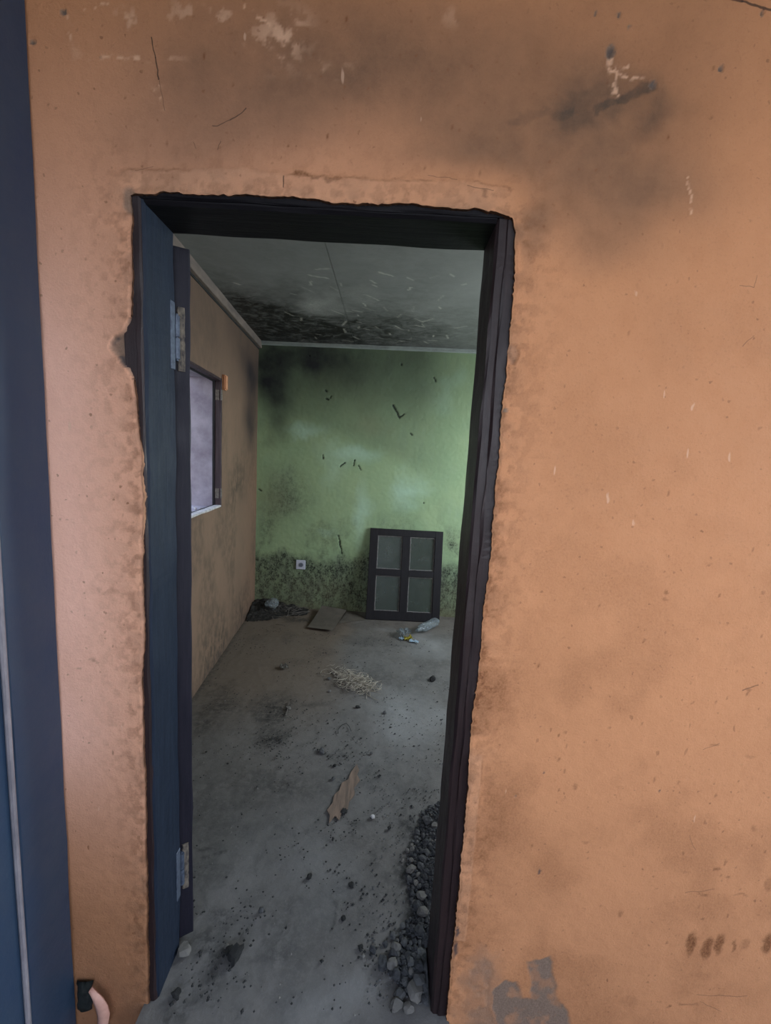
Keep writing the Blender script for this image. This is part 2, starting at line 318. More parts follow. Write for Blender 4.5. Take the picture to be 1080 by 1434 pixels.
# ------------------------------------------------------------------ object helpers
def tag(o, label=None, cat=None, group=None, kind=None):
    if label: o['label'] = label
    if cat: o['category'] = cat
    if group: o['group'] = group
    if kind: o['kind'] = kind
    return o
def empty(name, loc=(0, 0, 0), rot=(0, 0, 0)):
    o = bpy.data.objects.new(name, None); COL.objects.link(o)
    o.location = loc; o.rotation_euler = rot; o.empty_display_size = 0.05; return o
def link(name, me, mat, parent=None, loc=(0, 0, 0), rot=(0, 0, 0), smooth=False):
    if mat is not None:
        for m in (mat if isinstance(mat, (list, tuple)) else [mat]): me.materials.append(m)
    if smooth: me.polygons.foreach_set('use_smooth', [True]*len(me.polygons))
    o = bpy.data.objects.new(name, me); COL.objects.link(o)
    if parent: o.parent = parent
    o.location = loc; o.rotation_euler = rot; return o
def bm_obj(name, bm, mat, parent=None, loc=(0, 0, 0), rot=(0, 0, 0), smooth=False):
    bmesh.ops.recalc_face_normals(bm, faces=bm.faces[:])
    me = bpy.data.meshes.new(name); bm.to_mesh(me); bm.free()
    return link(name, me, mat, parent, loc, rot, smooth)
def box(bm, x0, x1, y0, y1, z0, z1, mi=0, M=None):
    vs = [bm.verts.new((x, y, z)) for x in (x0, x1) for y in (y0, y1) for z in (z0, z1)]
    if M is not None:
        for v in vs: v.co = M @ v.co
    F = [(0, 1, 3, 2), (4, 6, 7, 5), (0, 4, 5, 1), (2, 3, 7, 6), (0, 2, 6, 4), (1, 5, 7, 3)]
    for f in F: bm.faces.new([vs[i] for i in f]).material_index = mi
    return vs
def rough_bar(x0, x1, y0, y1, z0, z1, seg=0.06, jit=0.0015, bev=0.003, axis=2, seed=0):
    """A timber bar with bevelled, slightly worn edges, subdivided along its length."""
    bm = bmesh.new()
    lo = [x0, y0, z0]; hi = [x1, y1, z1]
    n = max(1, int((hi[axis]-lo[axis])/seg)); a, b = [i for i in range(3) if i != axis]
    prof = [(lo[a]+bev, lo[b]), (hi[a]-bev, lo[b]), (hi[a], lo[b]+bev), (hi[a], hi[b]-bev), (hi[a]-bev, hi[b]), (lo[a]+bev, hi[b]), (lo[a], hi[b]-bev), (lo[a], lo[b]+bev)]
    rings = []
    for i in range(n+1):
        h = lo[axis]+(hi[axis]-lo[axis])*i/n; ring = []
        for k, (u, v) in enumerate(prof):
            q = mnoise.noise_vector(Vector((h*9+seed, k*3.1, seed*1.7)))*jit
            co = [0, 0, 0]; co[axis] = h; co[a] = u+q[0]; co[b] = v+q[1]
            ring.append(bm.verts.new(co))
        rings.append(ring)
    for i in range(n):
        for k in range(8): bm.faces.new((rings[i][k], rings[i][(k+1) % 8], rings[i+1][(k+1) % 8], rings[i+1][k]))
    bm.faces.new(rings[0]); bm.faces.new(rings[-1])
    return bm
def tube(bm, pts, r, seg=6, r2=None):
    rings = []
    for i, p in enumerate(pts):
        p = Vector(p); d = (Vector(pts[min(i+1, len(pts)-1)])-Vector(pts[max(i-1, 0)])).normalized()
        u = d.orthogonal().normalized(); v = d.cross(u)
        if i and rings:
            u = (pu-d*pu.dot(d)).normalized(); v = d.cross(u)
        pu = u
        rr = r if r2 is None else r+(r2-r)*i/(len(pts)-1)
        rings.append([bm.verts.new(p+u*rr*math.cos(2*PI*k/seg)+v*rr*math.sin(2*PI*k/seg)) for k in range(seg)])
    for i in range(len(rings)-1):
        for k in range(seg): bm.faces.new((rings[i][k], rings[i][(k+1) % seg], rings[i+1][(k+1) % seg], rings[i+1][k]))
    bm.faces.new(rings[0][::-1]); bm.faces.new(rings[-1])
def grid_mesh(name, P, keep, attrs=None, extra=None):
    """P: (nu,nv,3) vertex grid, keep: (nu-1,nv-1) faces kept. attrs: {name: (nu,nv,3)} colour masks."""
    nu, nv = P.shape[:2]
    idx = np.arange(nu*nv).reshape(nu, nv)
    q = np.stack([idx[:-1, :-1], idx[1:, :-1], idx[1:, 1:], idx[:-1, 1:]], -1)[keep].reshape(-1, 4)
    used = np.zeros(nu*nv, bool); used[q.ravel()] = True
    remap = np.cumsum(used)-1
    V = P.reshape(-1, 3)[used]; q = remap[q]
    nV = len(V)
    if extra is not None:
        ev, eq = extra(idx, remap, nV); V = np.vstack([V, ev]); q = np.vstack([q, eq])
    me = bpy.data.meshes.new(name)
    me.vertices.add(len(V)); me.vertices.foreach_set('co', V.astype(np.float32).ravel())
    me.loops.add(len(q)*4); me.loops.foreach_set('vertex_index', q.astype(np.int32).ravel())
    me.polygons.add(len(q)); me.polygons.foreach_set('loop_start', np.arange(0, len(q)*4, 4, dtype=np.int32))
    me.update(calc_edges=True); me.validate()
    for k, a in (attrs or {}).items():
        at = me.attributes.new(k, 'FLOAT_COLOR', 'POINT')
        d = np.zeros((len(V), 4), np.float32); d[:, 3] = 1
        d[:nV, :3] = np.clip(a.reshape(-1, 3)[used], 0, 1)
        at.data.foreach_set('color', d.ravel())
    me.polygons.foreach_set('use_smooth', [True]*len(me.polygons))
    return me
def lines(*segs):
    out = []
    for a, b, st in segs:
        n = max(1, int(round((b-a)/st))); out += list(np.linspace(a, b, n, endpoint=False))
    out.append(segs[-1][1]); return np.array(out)

# ================================================================== THE SETTING
CZ = lambda x: 2.63+0.0145*(x+1.30)          # ceiling height, falling a little to the left
YB = 3.13                                    # face of the green wall
XL0, XL1 = -1.067, -1.302                    # left wall face at y = 0.14 and at the green wall
def xl(y): return XL0+(XL1-XL0)*(y-0.14)/(YB-0.14)
FY = 0.145                                   # room side of the front wall

# ---- front wall with the ragged plaster round the doorway
zL = np.array([-0.2, 0.371, 0.699, 0.984, 1.101, 1.287, 1.466, 1.569, 1.701, 1.774, 1.83, 1.892, 1.954, 2.06, 2.104, 2.16])
eL = np.array([-0.600, -0.598, -0.595, -0.599, -0.590, -0.591, -0.584, -0.587, -0.598, -0.606, -0.612, -0.606, -0.600, -0.601, -0.597, -0.603])
zR = np.array([-0.2, 0.242, 0.426, 0.646, 0.794, 0.956, 1.035, 1.151, 1.245, 1.337, 1.479, 1.616, 1.748, 1.876, 2.0, 2.119, 2.16])
eR = np.array([0.257, 0.254, 0.257, 0.257, 0.255, 0.251, 0.257, 0.259, 0.256, 0.261, 0.259, 0.259, 0.257, 0.260, 0.258, 0.251, 0.238])
xT = np.array([-0.61, -0.512, -0.417, -0.26, -0.133, -0.007, 0.119, 0.214, 0.25])
eT = np.array([2.146, 2.155, 2.158, 2.157, 2.153, 2.158, 2.156, 2.153, 2.143])
U = lines((-2.0, -1.0, 0.05), (-1.0, -0.60, 0.0045), (-0.60, 0.255, 0.0045), (0.255, 1.35, 0.0045), (1.35, 2.6, 0.05))
V = lines((-0.26, 2.15, 0.0045), (2.15, 2.72, 0.0045), (2.72, 2.86, 0.03))
iL = int(np.argmin(abs(U+0.60))); iR = int(np.argmin(abs(U-0.255))); jT = int(np.argmin(abs(V-2.15)))
UU, VV = np.meshgrid(U, V, indexing='ij')
wigl = (fbm(VV*0+3.3, VV, 28, 4, 2)-0.5)*0.006+(fbm(VV*0+1.3, VV, 130, 3, 5)-0.5)*0.004
wigr = (fbm(VV*0+7.7, VV, 28, 4, 4)-0.5)*0.006+(fbm(VV*0+4.4, VV, 130, 3, 6)-0.5)*0.006
wigt = (fbm(UU, UU*0+2.2, 22, 4, 8)-0.5)*0.012+(fbm(UU, UU*0+6.1, 120, 3, 9)-0.5)*0.006
dl = np.interp(VV, zL, eL)+0.595+wigl; dr = np.interp(VV, zR, eR)-0.252+wigr; dt = np.interp(UU, xT, eT)-2.15+wigt
fall = lambda d, w: np.clip(1-np.abs(d)/w, 0, 1)
low = 1-sstep(2.15, 2.21, VV)
Xg = UU+low*(dl*fall(UU+0.60, 0.12)+dr*fall(UU-0.255, 0.12))
Zg = VV+dt*fall(VV-2.15, 0.12)*(1-sstep(0.0, 0.08, np.maximum(-0.60-UU, UU-0.255)))
x, z = Xg, Zg
def W(px, py):
    p = on_y(px, py, 0.0); return p[0], p[2]
# signed distance (approx) outside the doorway edge
dox = np.maximum(-0.60-UU, UU-0.255); doz = VV-2.15
dout = np.where((dox > 0) & (doz > 0), np.hypot(dox, doz), np.maximum(dox, doz))
lipw = 0.052+0.02*(fbm(x, z, 6, 3, 11)-0.5)+0.008*(fbm(x, z, 60, 3, 12)-0.5)
lip_top = (1-sstep(lipw-0.003, lipw+0.003, dout))*sstep(2.10, 2.16, VV)
lip = lip_top*sstep(-.66, -.60, x)*(1-sstep(.20, .27, x))
# thin skim strip low on the right of the doorway
sx0 = 0.29+0.004*fbm(x, z, 40, 3, 14)
strip = (UU > 0.25)*(1-sstep(sx0-0.0015, sx0+0.0015, x))*sstep(0.27, 0.275, z)*(1-sstep(0.835, 0.84, z))
depth = -0.0022*lip-0.003*strip
depth += (fbm(x, z, 3, 3, 1)-0.5)*0.008+(fbm(x, z, 55, 4, 2)-0.5)*0.0016
near = np.exp(-np.maximum(dout, 0)/0.06)
depth += near*(fbm(x, z, 70, 4, 3)-0.5)*0.005
depth += 0.003*(1-sstep(0.0, 0.006, dout))**2-.004*np.exp(-np.maximum(dout, 0)/.05)                    # the edge rounds off into the frame
# masks
soot = np.zeros_like(x); dirt = np.zeros_like(x); cem = np.zeros_like(x)
pink = np.zeros_like(x); pale = np.zeros_like(x); dark = np.zeros_like(x)
def win(cx, cz, rx, rz):
    return (np.searchsorted(U, cx-rx-.03), np.searchsorted(U, cx+rx+.03), np.searchsorted(V, cz-rz-.03), np.searchsorted(V, cz+rz+.03))
def add(arr, px, py, rx, ry, s, soft=1.0, warp=0.10, ws=7, seed=1):
    cx, cz = W(px, py); a, b, c, d = win(cx, cz, rx+warp*.5, ry+warp*.5)
    arr[a:b, c:d] = np.maximum(arr[a:b, c:d], s*blob(x[a:b, c:d], z[a:b, c:d], cx, cz, rx, ry, soft, warp, ws, seed))
def acc(arr, px, py, rx, ry, s, seed=1, warp=0.15, ws=5):
    cx, cz = W(px, py); a, b, c, d = win(cx, cz, rx+warp*.5, ry+warp*.5)
    arr[a:b, c:d] += s*blob(x[a:b, c:d], z[a:b, c:d], cx, cz, rx, ry, 1.0, warp, ws, seed)
sm = fbm(x, z, 2.2, 5, 21)
acc(soot, 560, 120, 0.75, 0.22, 0.30, 1); acc(soot, 300, 180, 0.35, 0.16, 0.30, 2); acc(soot, 860, 250, 0.26, 0.24, 0.46, 3)
acc(soot, 700, 210, 0.32, 0.15, 0.26, 4); acc(soot, 940, 270, 0.22, 0.14, 0.26, 5); acc(soot, 820, 130, 0.20, 0.12, 0.24, 6)
acc(soot, 640, 225, 0.28, 0.06, 0.22, 7); acc(soot, 745, 330, 0.06, 0.11, 0.35, 8); acc(soot, 420, 60, 0.4, 0.14, 0.16, 9)
acc(soot, 905, 150, 0.05, 0.10, 0.25, 10); acc(soot, 820, 330, 0.2, 0.10, 0.2, 11)
soot += 0.29*sstep(2.10, 2.45, z)*sstep(-0.85, -0.4, x)*(1-sstep(0.55, 0.9, x))
for a, b, w, s in (((720, 168), (800, 155), 0.012, 0.10), ((835, 152), (908, 122), 0.013, 0.24), ((800, 158), (908, 125), 0.05, 0.10)):
    (ax, az), (bx, bz) = W(*a), W(*b); soot += s*stroke(x, z, ax, az, bx, bz, w, 2, 0.03)*(.5+1.0*fbm(x, z, 40, 4, 55))
dirt += .45*np.exp(-np.maximum(dout, 0)/.07)*sstep(.50, .62, fbm(x, z, 60, 4, 91))*(dout > 0)
soot *= 0.75+0.5*sm
soot += 0.32*np.exp(-np.maximum(dout, 0)/0.035)*sstep(0.42, 0.62, fbm(x, z, 30, 5, 31))*(UU > -0.9)
soot += 0.42*(1-sstep(0.0, 0.85, z))*(x < -0.5)*(0.6+0.8*fbm(x, z, 4, 4, 33))  # dusk at the left foot of the wall, shade painted through this mask
dirt += 0.28*sstep(0.45, 0.75, fbm(x, z, 7, 6, 41))*sstep(0.2, 0.3, x)*(1-sstep(0.9, 1.5, z)*0.6)
dirt += 0.42*np.exp(-np.maximum(UU-0.255, 0)/0.14)*(UU > 0.2)*sstep(0.40, 0.62, fbm(x, z, 6, 5, 43))*(1-sstep(1.5, 1.9, z))
for px, py, rx, rz, s in ((967, 1322, .018, .055, .95), (990, 1328, .019, .048, .95), (1008, 1322, .019, .048, .9), (1028, 1324, .006, .03, .8), (1074, 1320, .019, .048, .9), (1045, 1322, .02, .025, .4),
        (1003, 1218, .018, .006, .8), (1015, 1208, .006, .012, .7), (1020, 1228, .008, .006, .8), (985, 1252, .018, .008, .55), (1040, 1253, .03, .005, .55), (868, 1280, .012, .014, .6),
        (1075, 1240, .015, .03, .5), (934, 830, .006, .012, .8), (930, 838, .012, .006, .55), (994, 793, .012, .005, .6), (805, 1100, .008, .014, .55), (915, 1092, .006, .010, .6),
        (780, 1065, .006, .012, .3), (860, 800, .012, .01, .3), (740, 400, .015, .02, .3), (936, 190, .005, .007, .9), (1000, 96, .003, .004, .6), (820, 1180, .02, .008, .35), (1055, 1160, .012, .010, .5),
        (965, 1405, .05, .006, .6), (1050, 1060, .02, .006, .35), (1000, 1045, .02, .003, .6), (690, 855, .018, .004, .8), (980, 1365, .06, .02, .3), (880, 1400, .04, .03, .3), (938, 1408, .008, .006, .8),
        (1070, 830, .008, .005, .5), (1062, 600, .005, .004, .6), (936, 690, .003, .006, .6), (973, 560, .003, .003, .6), (1050, 965, .010, .004, .7), (1068, 890, .004, .008, .6),
        (960, 1222, .02, .012, .4), (140, 828, .012, .01, .3), (155, 830, .035, .012, .3), (110, 935, .012, .004, .4), (130, 925, .015, .004, .4)):
    add(dirt, px, py, rx, rz, s, 0.6, 0.02, 45, px % 7+1)
r_ = random.Random(5)
for i in range(150):
    px = r_.uniform(660, 1080) if i % 4 else r_.uniform(60, 700); py = 1434-abs(r_.gauss(0, 420)) if i % 4 else r_.uniform(20, 250)
    cx, cz = W(px, py); q = r_.uniform(.0015, .0042)
    m = (abs(x-cx) < .03) & (abs(z-cz) < .03)
    if m.any(): dirt[m] = np.maximum(dirt[m], r_.uniform(.4, .9)*blob(x[m], z[m], cx, cz, q, q*r_.uniform(.8, 2.5), 0.7))
# ridge line of the skim coat above the doorway
e = (UU > -.62)*(UU < .24)*np.exp(-((dout-lipw)/0.0028)**2)*sstep(2.12, 2.18, VV)*sstep(0.35, 0.5, fbm(x, z, 9, 3, 50)); dirt = np.maximum(dirt, 0.55*e)
e = np.exp(-((x-sx0)/0.0028)**2)*sstep(0.27, 0.28, z)*(1-sstep(0.82, 0.84, z))*(UU > .25); dirt = np.maximum(dirt, 0.6*e)
for px, py, rx, rz in ((420, 245, .03, .008), (465, 252, .025, .008), (440, 247, .05, .005), (678, 272, .006, .01)): add(dirt, px, py, rx, rz, .8, .5, .02, 60, 3)
# holes and filler plugs
for px, py, rx, rz, s in ((855, 72, .0095, .0145, 1), (916, 118, .0085, .010, 1), (89, 18, .006, .006, 1), (46, 58, .007, .005, 1), (1010, 96, .006, .006, .9), (867, 21, .004, .005, .9), (834, 19, .0035, .004, .8), (882, 38, .003, .003, .7), (1068, 18, .004, .006, .6), (722, 1115, .003, .003, .5)):
    add(cem, px, py, rx*1.25, rz*1.2, 1, .35, .008, 90, 2); add(dark, px, py, rx, rz, .55*s, .8, .01, 90, 5)
    cx, cz = W(px, py); depth += 0.006*blob(x, z, cx, cz, rx, rz, .6)
for px, py, rx, rz in ((755, 1220, .004, .012), (762, 1083, .003, .004), (924, 1108, .004, .004), (638, 1325, .009, .035), (640, 1300, .005, .02)):
    add(dark, px, py, rx, rz, .85, .6, .015, 60, 4)
# the knocked-out chip beside the left jamb and the small one on the right
cx, cz = W(190, 487)
chip = 1-sstep(0.92, 1.02, (abs(x-cx)/0.066+abs(z-cz)/0.078)*(0.85+0.35*fbm(x, z, 35, 4, 60)))
chip *= (UU < -0.59)
depth += 0.010*chip*(0.7+0.6*fbm(x, z, 60, 4, 61)); cem = np.maximum(cem, chip*(0.75+0.25*fbm(x, z, 40, 3, 62)))
dark = np.maximum(dark, chip*0.75*sstep(0.50, 0.62, fbm(x, z, 38, 4, 63)))
cx, cz = W(717, 497); c2 = blob(x, z, cx, cz, .016, .026, .4, .02, 50, 3); depth += .006*c2; dirt = np.maximum(dirt, .75*c2*sstep(.4, .6, fbm(x, z, 70, 3, 8))); cem = np.maximum(cem, .4*c2)
cx, cz = W(706, 575); c2 = blob(x, z, cx, cz, .008, .008, .6, .01, 50, 3); cem = np.maximum(cem, c2)
cx, cz = W(183, 283); c2 = blob(x, z, cx, cz, .018, .03, .4, .02, 50, 3); cem = np.maximum(cem, .8*c2); depth += .005*c2
# peeled paint at the foot of the wall
n = fbm(x, z, 9, 5, 70)*0.10
def poly(pts, soft=.006, wq=.03):
    P_ = [W(*p) for p in pts]; X_ = x+(fbm(x, z, 16, 5, 72)-.5)*wq; Z_ = z+(fbm(x, z, 16, 5, 73)-.5)*wq*1.6
    ins = np.zeros(x.shape, bool); dd = np.full(x.shape, 9.0)
    for (ax, az), (bx, bz) in zip(P_, P_[1:]+P_[:1]):
        ins ^= ((az > Z_) != (bz > Z_)) & (X_ < (bx-ax)*(Z_-az)/(bz-az+1e-9)+ax)
        tt = np.clip(((X_-ax)*(bx-ax)+(Z_-az)*(bz-az))/((bx-ax)**2+(bz-az)**2), 0, 1); dd = np.minimum(dd, np.hypot(X_-ax-tt*(bx-ax), Z_-az-tt*(bz-az)))
    return np.where(ins, 1-.5*(1-sstep(0, soft, dd)), .5*(1-sstep(0, soft, dd)))
peel = np.maximum(poly([(685, 1500), (695, 1425), (690, 1392), (708, 1370), (722, 1372), (733, 1393), (742, 1398), (744, 1375), (736, 1344), (752, 1346), (768, 1340), (776, 1366), (781, 1395), (796, 1420), (812, 1500)], .004),
                  .5*poly([(640, 1500), (640, 1400), (655, 1350), (668, 1330), (690, 1334), (694, 1372), (700, 1400), (700, 1500)], .03, .06)*(.5+fbm(x, z, 30, 4, 74)))
peel *= 0.45+0.55*sstep(.30, .50, fbm(x, z, 22, 5, 71))+.15*fbm(x, z, 90, 3, 75); cem = np.maximum(cem, peel); depth += .0015*(peel > .5)
add(cem, 120, 1385, .03, .035, .9, .6, .04, 30, 6); add(dark, 112, 1385, .02, .03, .8, .7, .03, 30, 7); depth += .004*blob(x, z, *W(118, 1385), .03, .035, .6)
# brightness of the left side painted in as pink, pale scrapes near the top
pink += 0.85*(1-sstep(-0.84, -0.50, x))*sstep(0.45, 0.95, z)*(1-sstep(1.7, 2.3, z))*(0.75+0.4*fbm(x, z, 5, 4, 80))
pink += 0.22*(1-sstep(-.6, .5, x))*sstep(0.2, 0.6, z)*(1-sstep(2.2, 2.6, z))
scr = sstep(0.60, 0.70, fbm(x, z, 34, 5, 81))
for px, py, rx, rz, s in ((390, 55, .10, .09, .8), (300, 20, .18, .05, .6), (190, 30, .09, .05, .6), (120, 60, .07, .07, .45), (450, 90, .12, .03, .4), (200, 80, .12, .012, .9), (215, 120, .02, .03, .6), (640, 15, .1, .03, .3)):
    cx, cz = W(px, py); pale = np.maximum(pale, s*scr*blob(x, z, cx, cz, rx, rz, 1, .05, 8, 4))
for a, b, w in (((857, 85), (862, 130), .010), ((862, 100), (880, 90), .005), ((868, 105), (905, 110), .004), ((140, 80), (200, 80), .005), ((95, 25), (102, 60), .003), ((340, 10), (405, 50), .005), ((222, 120), (230, 150), .003), ((115, 15), (150, 5), .003), ((965, 250), (968, 300), .003), ((820, 1000), (905, 1045), .0)):
    if w: (ax, az), (bx, bz) = W(*a), W(*b); pale = np.maximum(pale, .75*stroke(x, z, ax, az, bx, bz, w, 2, 0.012)*sstep(.40, .58, fbm(x, z, 110, 4, 5)))
pale = np.maximum(pale, 0.16*lip*(.4+fbm(x, z, 12, 4, 90))+0.12*strip)
Pg = np.stack([x, depth, z], -1)
keep = np.ones((len(U)-1, len(V)-1), bool); keep[iL:iR, :jT] = False
def edge_extra(idx, remap, n0):
    loop = [idx[iL, j] for j in range(0, jT+1)]+[idx[i, jT] for i in range(iL+1, iR+1)]+[idx[iR, j] for j in range(jT-1, -1, -1)]
    P = Pg.reshape(-1, 3)[loop].copy(); P[:, 1] = 0.024
    q = [[remap[loop[k]], remap[loop[k+1]], n0+k+1, n0+k] for k in range(len(loop)-1)]
    # solid wall behind the plaster coat
    ev = [P]; c = n0+len(P)
    for (x0, x1, z0, z1) in ((-2.0, -0.640, -0.26, 2.86), (0.290, 2.6, -0.26, 2.86), (-0.640, 0.290, 2.19, 2.86)):
        b = np.array([(X_, Y_, Z_) for X_ in (x0, x1) for Y_ in (0.016, FY) for Z_ in (z0, z1)]); ev.append(b)
        for f in [(0, 1, 3, 2), (4, 6, 7, 5), (0, 4, 5, 1), (2, 3, 7, 6), (0, 2, 6, 4), (1, 5, 7, 3)]: q.append([c+i for i in f])
        c += 8
    return np.vstack(ev), np.array(q)
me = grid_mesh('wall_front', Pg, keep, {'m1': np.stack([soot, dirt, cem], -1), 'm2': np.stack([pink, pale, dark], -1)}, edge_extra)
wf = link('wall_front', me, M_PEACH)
tag(wf, 'peach painted outer wall round the doorway, soot-stained above and chipped at its edge', 'wall', kind='structure')

# ---- green wall at the back
U = lines((-1.45, 0.95, 0.008), (0.95, 2.5, 0.05)); V = lines((-0.05, 2.72, 0.008))
x, z = np.meshgrid(U, V, indexing='ij')
def W(px, py):
    p = on_y(px, py, YB); return p[0], p[2]
soot = np.zeros_like(x); dirt = np.zeros_like(x); dark = np.zeros_like(x); pale = np.zeros_like(x); brown = np.zeros_like(x)
acc(soot, 385, 545, .28, .62, .50, 1); acc(soot, 390, 600, .17, .22, .35, 2); acc(soot, 420, 500, .55, .22, .30, 3); acc(soot, 375, 620, .12, .12, .25, 9)
soot += 0.46*sstep(1.75, 2.5, z)*(1-0.45*sstep(-.1, .8, x))
soot += 0.30*sstep(1.55, 1.80, z+0.33*(x+0.2))*(1-sstep(.2, .75, x))  # shade above the slanting edge of the doorway light, painted in
soot *= .75+.5*fbm(x, z, 3, 5, 4)
acc(pale, 430, 600, .30, .09, .8, 5, .2); acc(pale, 500, 635, .36, .16, .8, 6, .25); acc(pale, 575, 685, .30, .26, .85, 7, .3); acc(pale, 508, 720, .11, .45, .75, 8); acc(pale, 470, 650, .25, .3, .4, 4, .3); acc(pale, 620, 560, .2, .3, .35, 9, .3); acc(pale, 460, 745, .2, .06, .4, 3, .2); acc(pale, 645, 530, .12, .12, .3, 5)  # lit middle of the wall, doorway light painted as paler green
mline = 0.50+0.20*(fbm(x, z*0, 3, 4, 12)-.5)
dirt += (1-sstep(mline-.02, mline+.13, z))*(.55+.8*fbm(x, z, 5, 4, 13))
acc(dirt, 400, 690, .32, .40, .55, 14); acc(dirt, 375, 740, .2, .3, .45, 15); dirt += .35*sstep(.52, .68, fbm(x, z, 7, 6, 17))*(1-sstep(.5, 1.4, z)); acc(dirt, 632, 760, .12, .25, .55, 18)
brown += .40*(1-sstep(.1, .5, z))*fbm(x, z, 4, 4, 20)+.25*(1-sstep(.0, .12, z)); acc(brown, 385, 700, .3, .35, .3, 21); acc(brown, 520, 600, .3, .14, .22, 22)
for a, b, w in (((551, 568), (560, 585), .013), ((560, 585), (566, 580), .007), ((457, 558), (460, 560), .012), ((464, 555), (463, 558), .008), ((608, 529), (610, 534), .008), ((477, 653), (483, 648), .008), ((497, 645), (495, 652), .006), ((502, 652), (506, 658), .005), ((452, 637), (453, 642), .006), ((455, 546), (458, 549), .006), ((575, 607), (577, 609), .006), ((433, 498), (434, 499), .006), ((362, 685), (366, 687), .008), ((562, 509), (563, 511), .006), ((593, 704), (594, 705), .005), ((474, 750), (479, 775), .004)):
    (ax, az), (bx, bz) = W(*a), W(*b); dark = np.maximum(dark, .95*stroke(x, z, ax, az, bx, bz, max(w, .009), 2, .015))
depth = YB+(fbm(x, z, 2.5, 3, 30)-.5)*.008+(fbm(x, z, 40, 3, 31)-.5)*.003+.006*dark
me = grid_mesh('wall_back', np.stack([x, depth, z], -1), np.ones((len(U)-1, len(V)-1), bool), {'m1': np.stack([soot, dirt, dark], -1), 'm2': np.stack([pale, brown, brown*0], -1)})
bm = bmesh.new(); bm.from_mesh(me); box(bm, -1.6, 2.5, YB+.03, YB+.17, -.05, 2.86); bm.to_mesh(me); bm.free()
tag(link('wall_back', me, M_GREEN), 'mint green painted back wall, sooty at the upper left and mouldy along its foot', 'wall', kind='structure')

# ---- left wall with the window opening (local u runs along the wall from the front)
LW_LEN = math.hypot(XL1-XL0, YB-FY)+.04
lw_dir = Vector((XL1-XL0, YB-0.14, 0)).normalized(); lw_out = Vector((-lw_dir.y, lw_dir.x, 0))
LWO = Vector((XL0, 0.14, 0))
WT = 0.222                                     # wall thickness
def LW(u, o, z): return LWO+lw_dir*u+lw_out*o+Vector((0, 0, z))
def on_left(px, py):
    r = ray(px, py); n = np.array(lw_out); o = np.array(LWO); t = ((o-CAM)@n)/(r@n); p = CAM+r*t
    return float((p-o)@np.array(lw_dir)), float(p[2])
wu1 = on_left(309, 535)[0]; wu0 = wu1-1.02; wz0, wz1 = 1.175, 2.085       # rough opening
U = lines((0, wu0, .02), (wu0, wu1, .04), (wu1, LW_LEN, .008)); V = lines((-.05, wz0, .012), (wz0, wz1, .012), (wz1, 2.72, .012))
i0 = int(np.argmin(abs(U-wu0))); i1 = int(np.argmin(abs(U-wu1))); j0 = int(np.argmin(abs(V-wz0))); j1 = int(np.argmin(abs(V-wz1)))
x, z = np.meshgrid(U, V, indexing='ij')
W = on_left
soot = np.zeros_like(x); dirt = np.zeros_like(x); pe = np.zeros_like(x)
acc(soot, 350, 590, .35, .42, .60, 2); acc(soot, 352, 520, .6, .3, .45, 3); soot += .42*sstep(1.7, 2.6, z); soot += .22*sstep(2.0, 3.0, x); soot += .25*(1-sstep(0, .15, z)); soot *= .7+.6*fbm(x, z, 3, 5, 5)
dirt += .55*sstep(.4, .65, fbm(x, z*.6, 4, 5, 8))*(1-.5*sstep(1.2, 2, z)); acc(dirt, 335, 680, .4, .3, .5, 9); dirt += .5*(1-sstep(.05, .5, z))
pe += .55*sstep(2.3, 2.95, x)*(1-sstep(1.3, 1.7, z))*fbm(x, z, 3, 4, 10)
o_ = (fbm(x, z, 2.5, 3, 12)-.5)*-.008
P3 = np.array(LWO)[None, None]+x[..., None]*np.array(lw_dir)+o_[..., None]*np.array(lw_out)+z[..., None]*np.array([0, 0, 1.0])
keep = np.ones((len(U)-1, len(V)-1), bool); keep[i0:i1, j0:j1] = False
me = grid_mesh('wall_left', P3, keep, {'m1': np.stack([soot, dirt, pe], -1)})
me.materials.append(M_TAN); me.materials.append(M_CEMENT); me.materials.append(M_SILL)
bm = bmesh.new(); bm.from_mesh(me)
def wbox(bm, u0, u1, o0, o1, z0, z1, mi=0):
    vs = box(bm, u0, u1, o0, o1, z0, z1, mi)
    for v in vs: v.co = LW(*v.co)
for a in ((-.02, wu0, .006, WT, -.05, 2.8), (wu1, LW_LEN, .006, WT, -.05, 2.8), (wu0, wu1, .006, WT, -.05, wz0), (wu0, wu1, .006, WT, wz1, 2.8)): wbox(bm, *a, 1)
for f in bm.faces:                                                       # the sill is dusted white
    if f.material_index == 1 and abs(f.normal.z) > .9 and abs(f.calc_center_median().z-wz0) < .01: f.material_index = 2
bm.to_mesh(me); bm.free()
wl_ = bpy.data.objects.new('wall_left', me); COL.objects.link(wl_)
tag(wl_, 'tan painted side wall with the window opening, smoky towards the far corner', 'wall', kind='structure')

# ---- right wall of the room (outside the view) with an opening added for the fill light, and the shell
bm = bmesh.new()
for a in ((2.15, 2.3, FY, 1.2, -.05, 2.8), (2.15, 2.3, 2.6, YB+.03, -.05, 2.8), (2.15, 2.3, 1.2, 2.6, -.05, .9), (2.15, 2.3, 1.2, 2.6, 2.2, 2.8)): box(bm, *a)
tag(bm_obj('wall_right', bm, M_TAN), 'tan painted right wall of the room', 'wall', kind='structure')

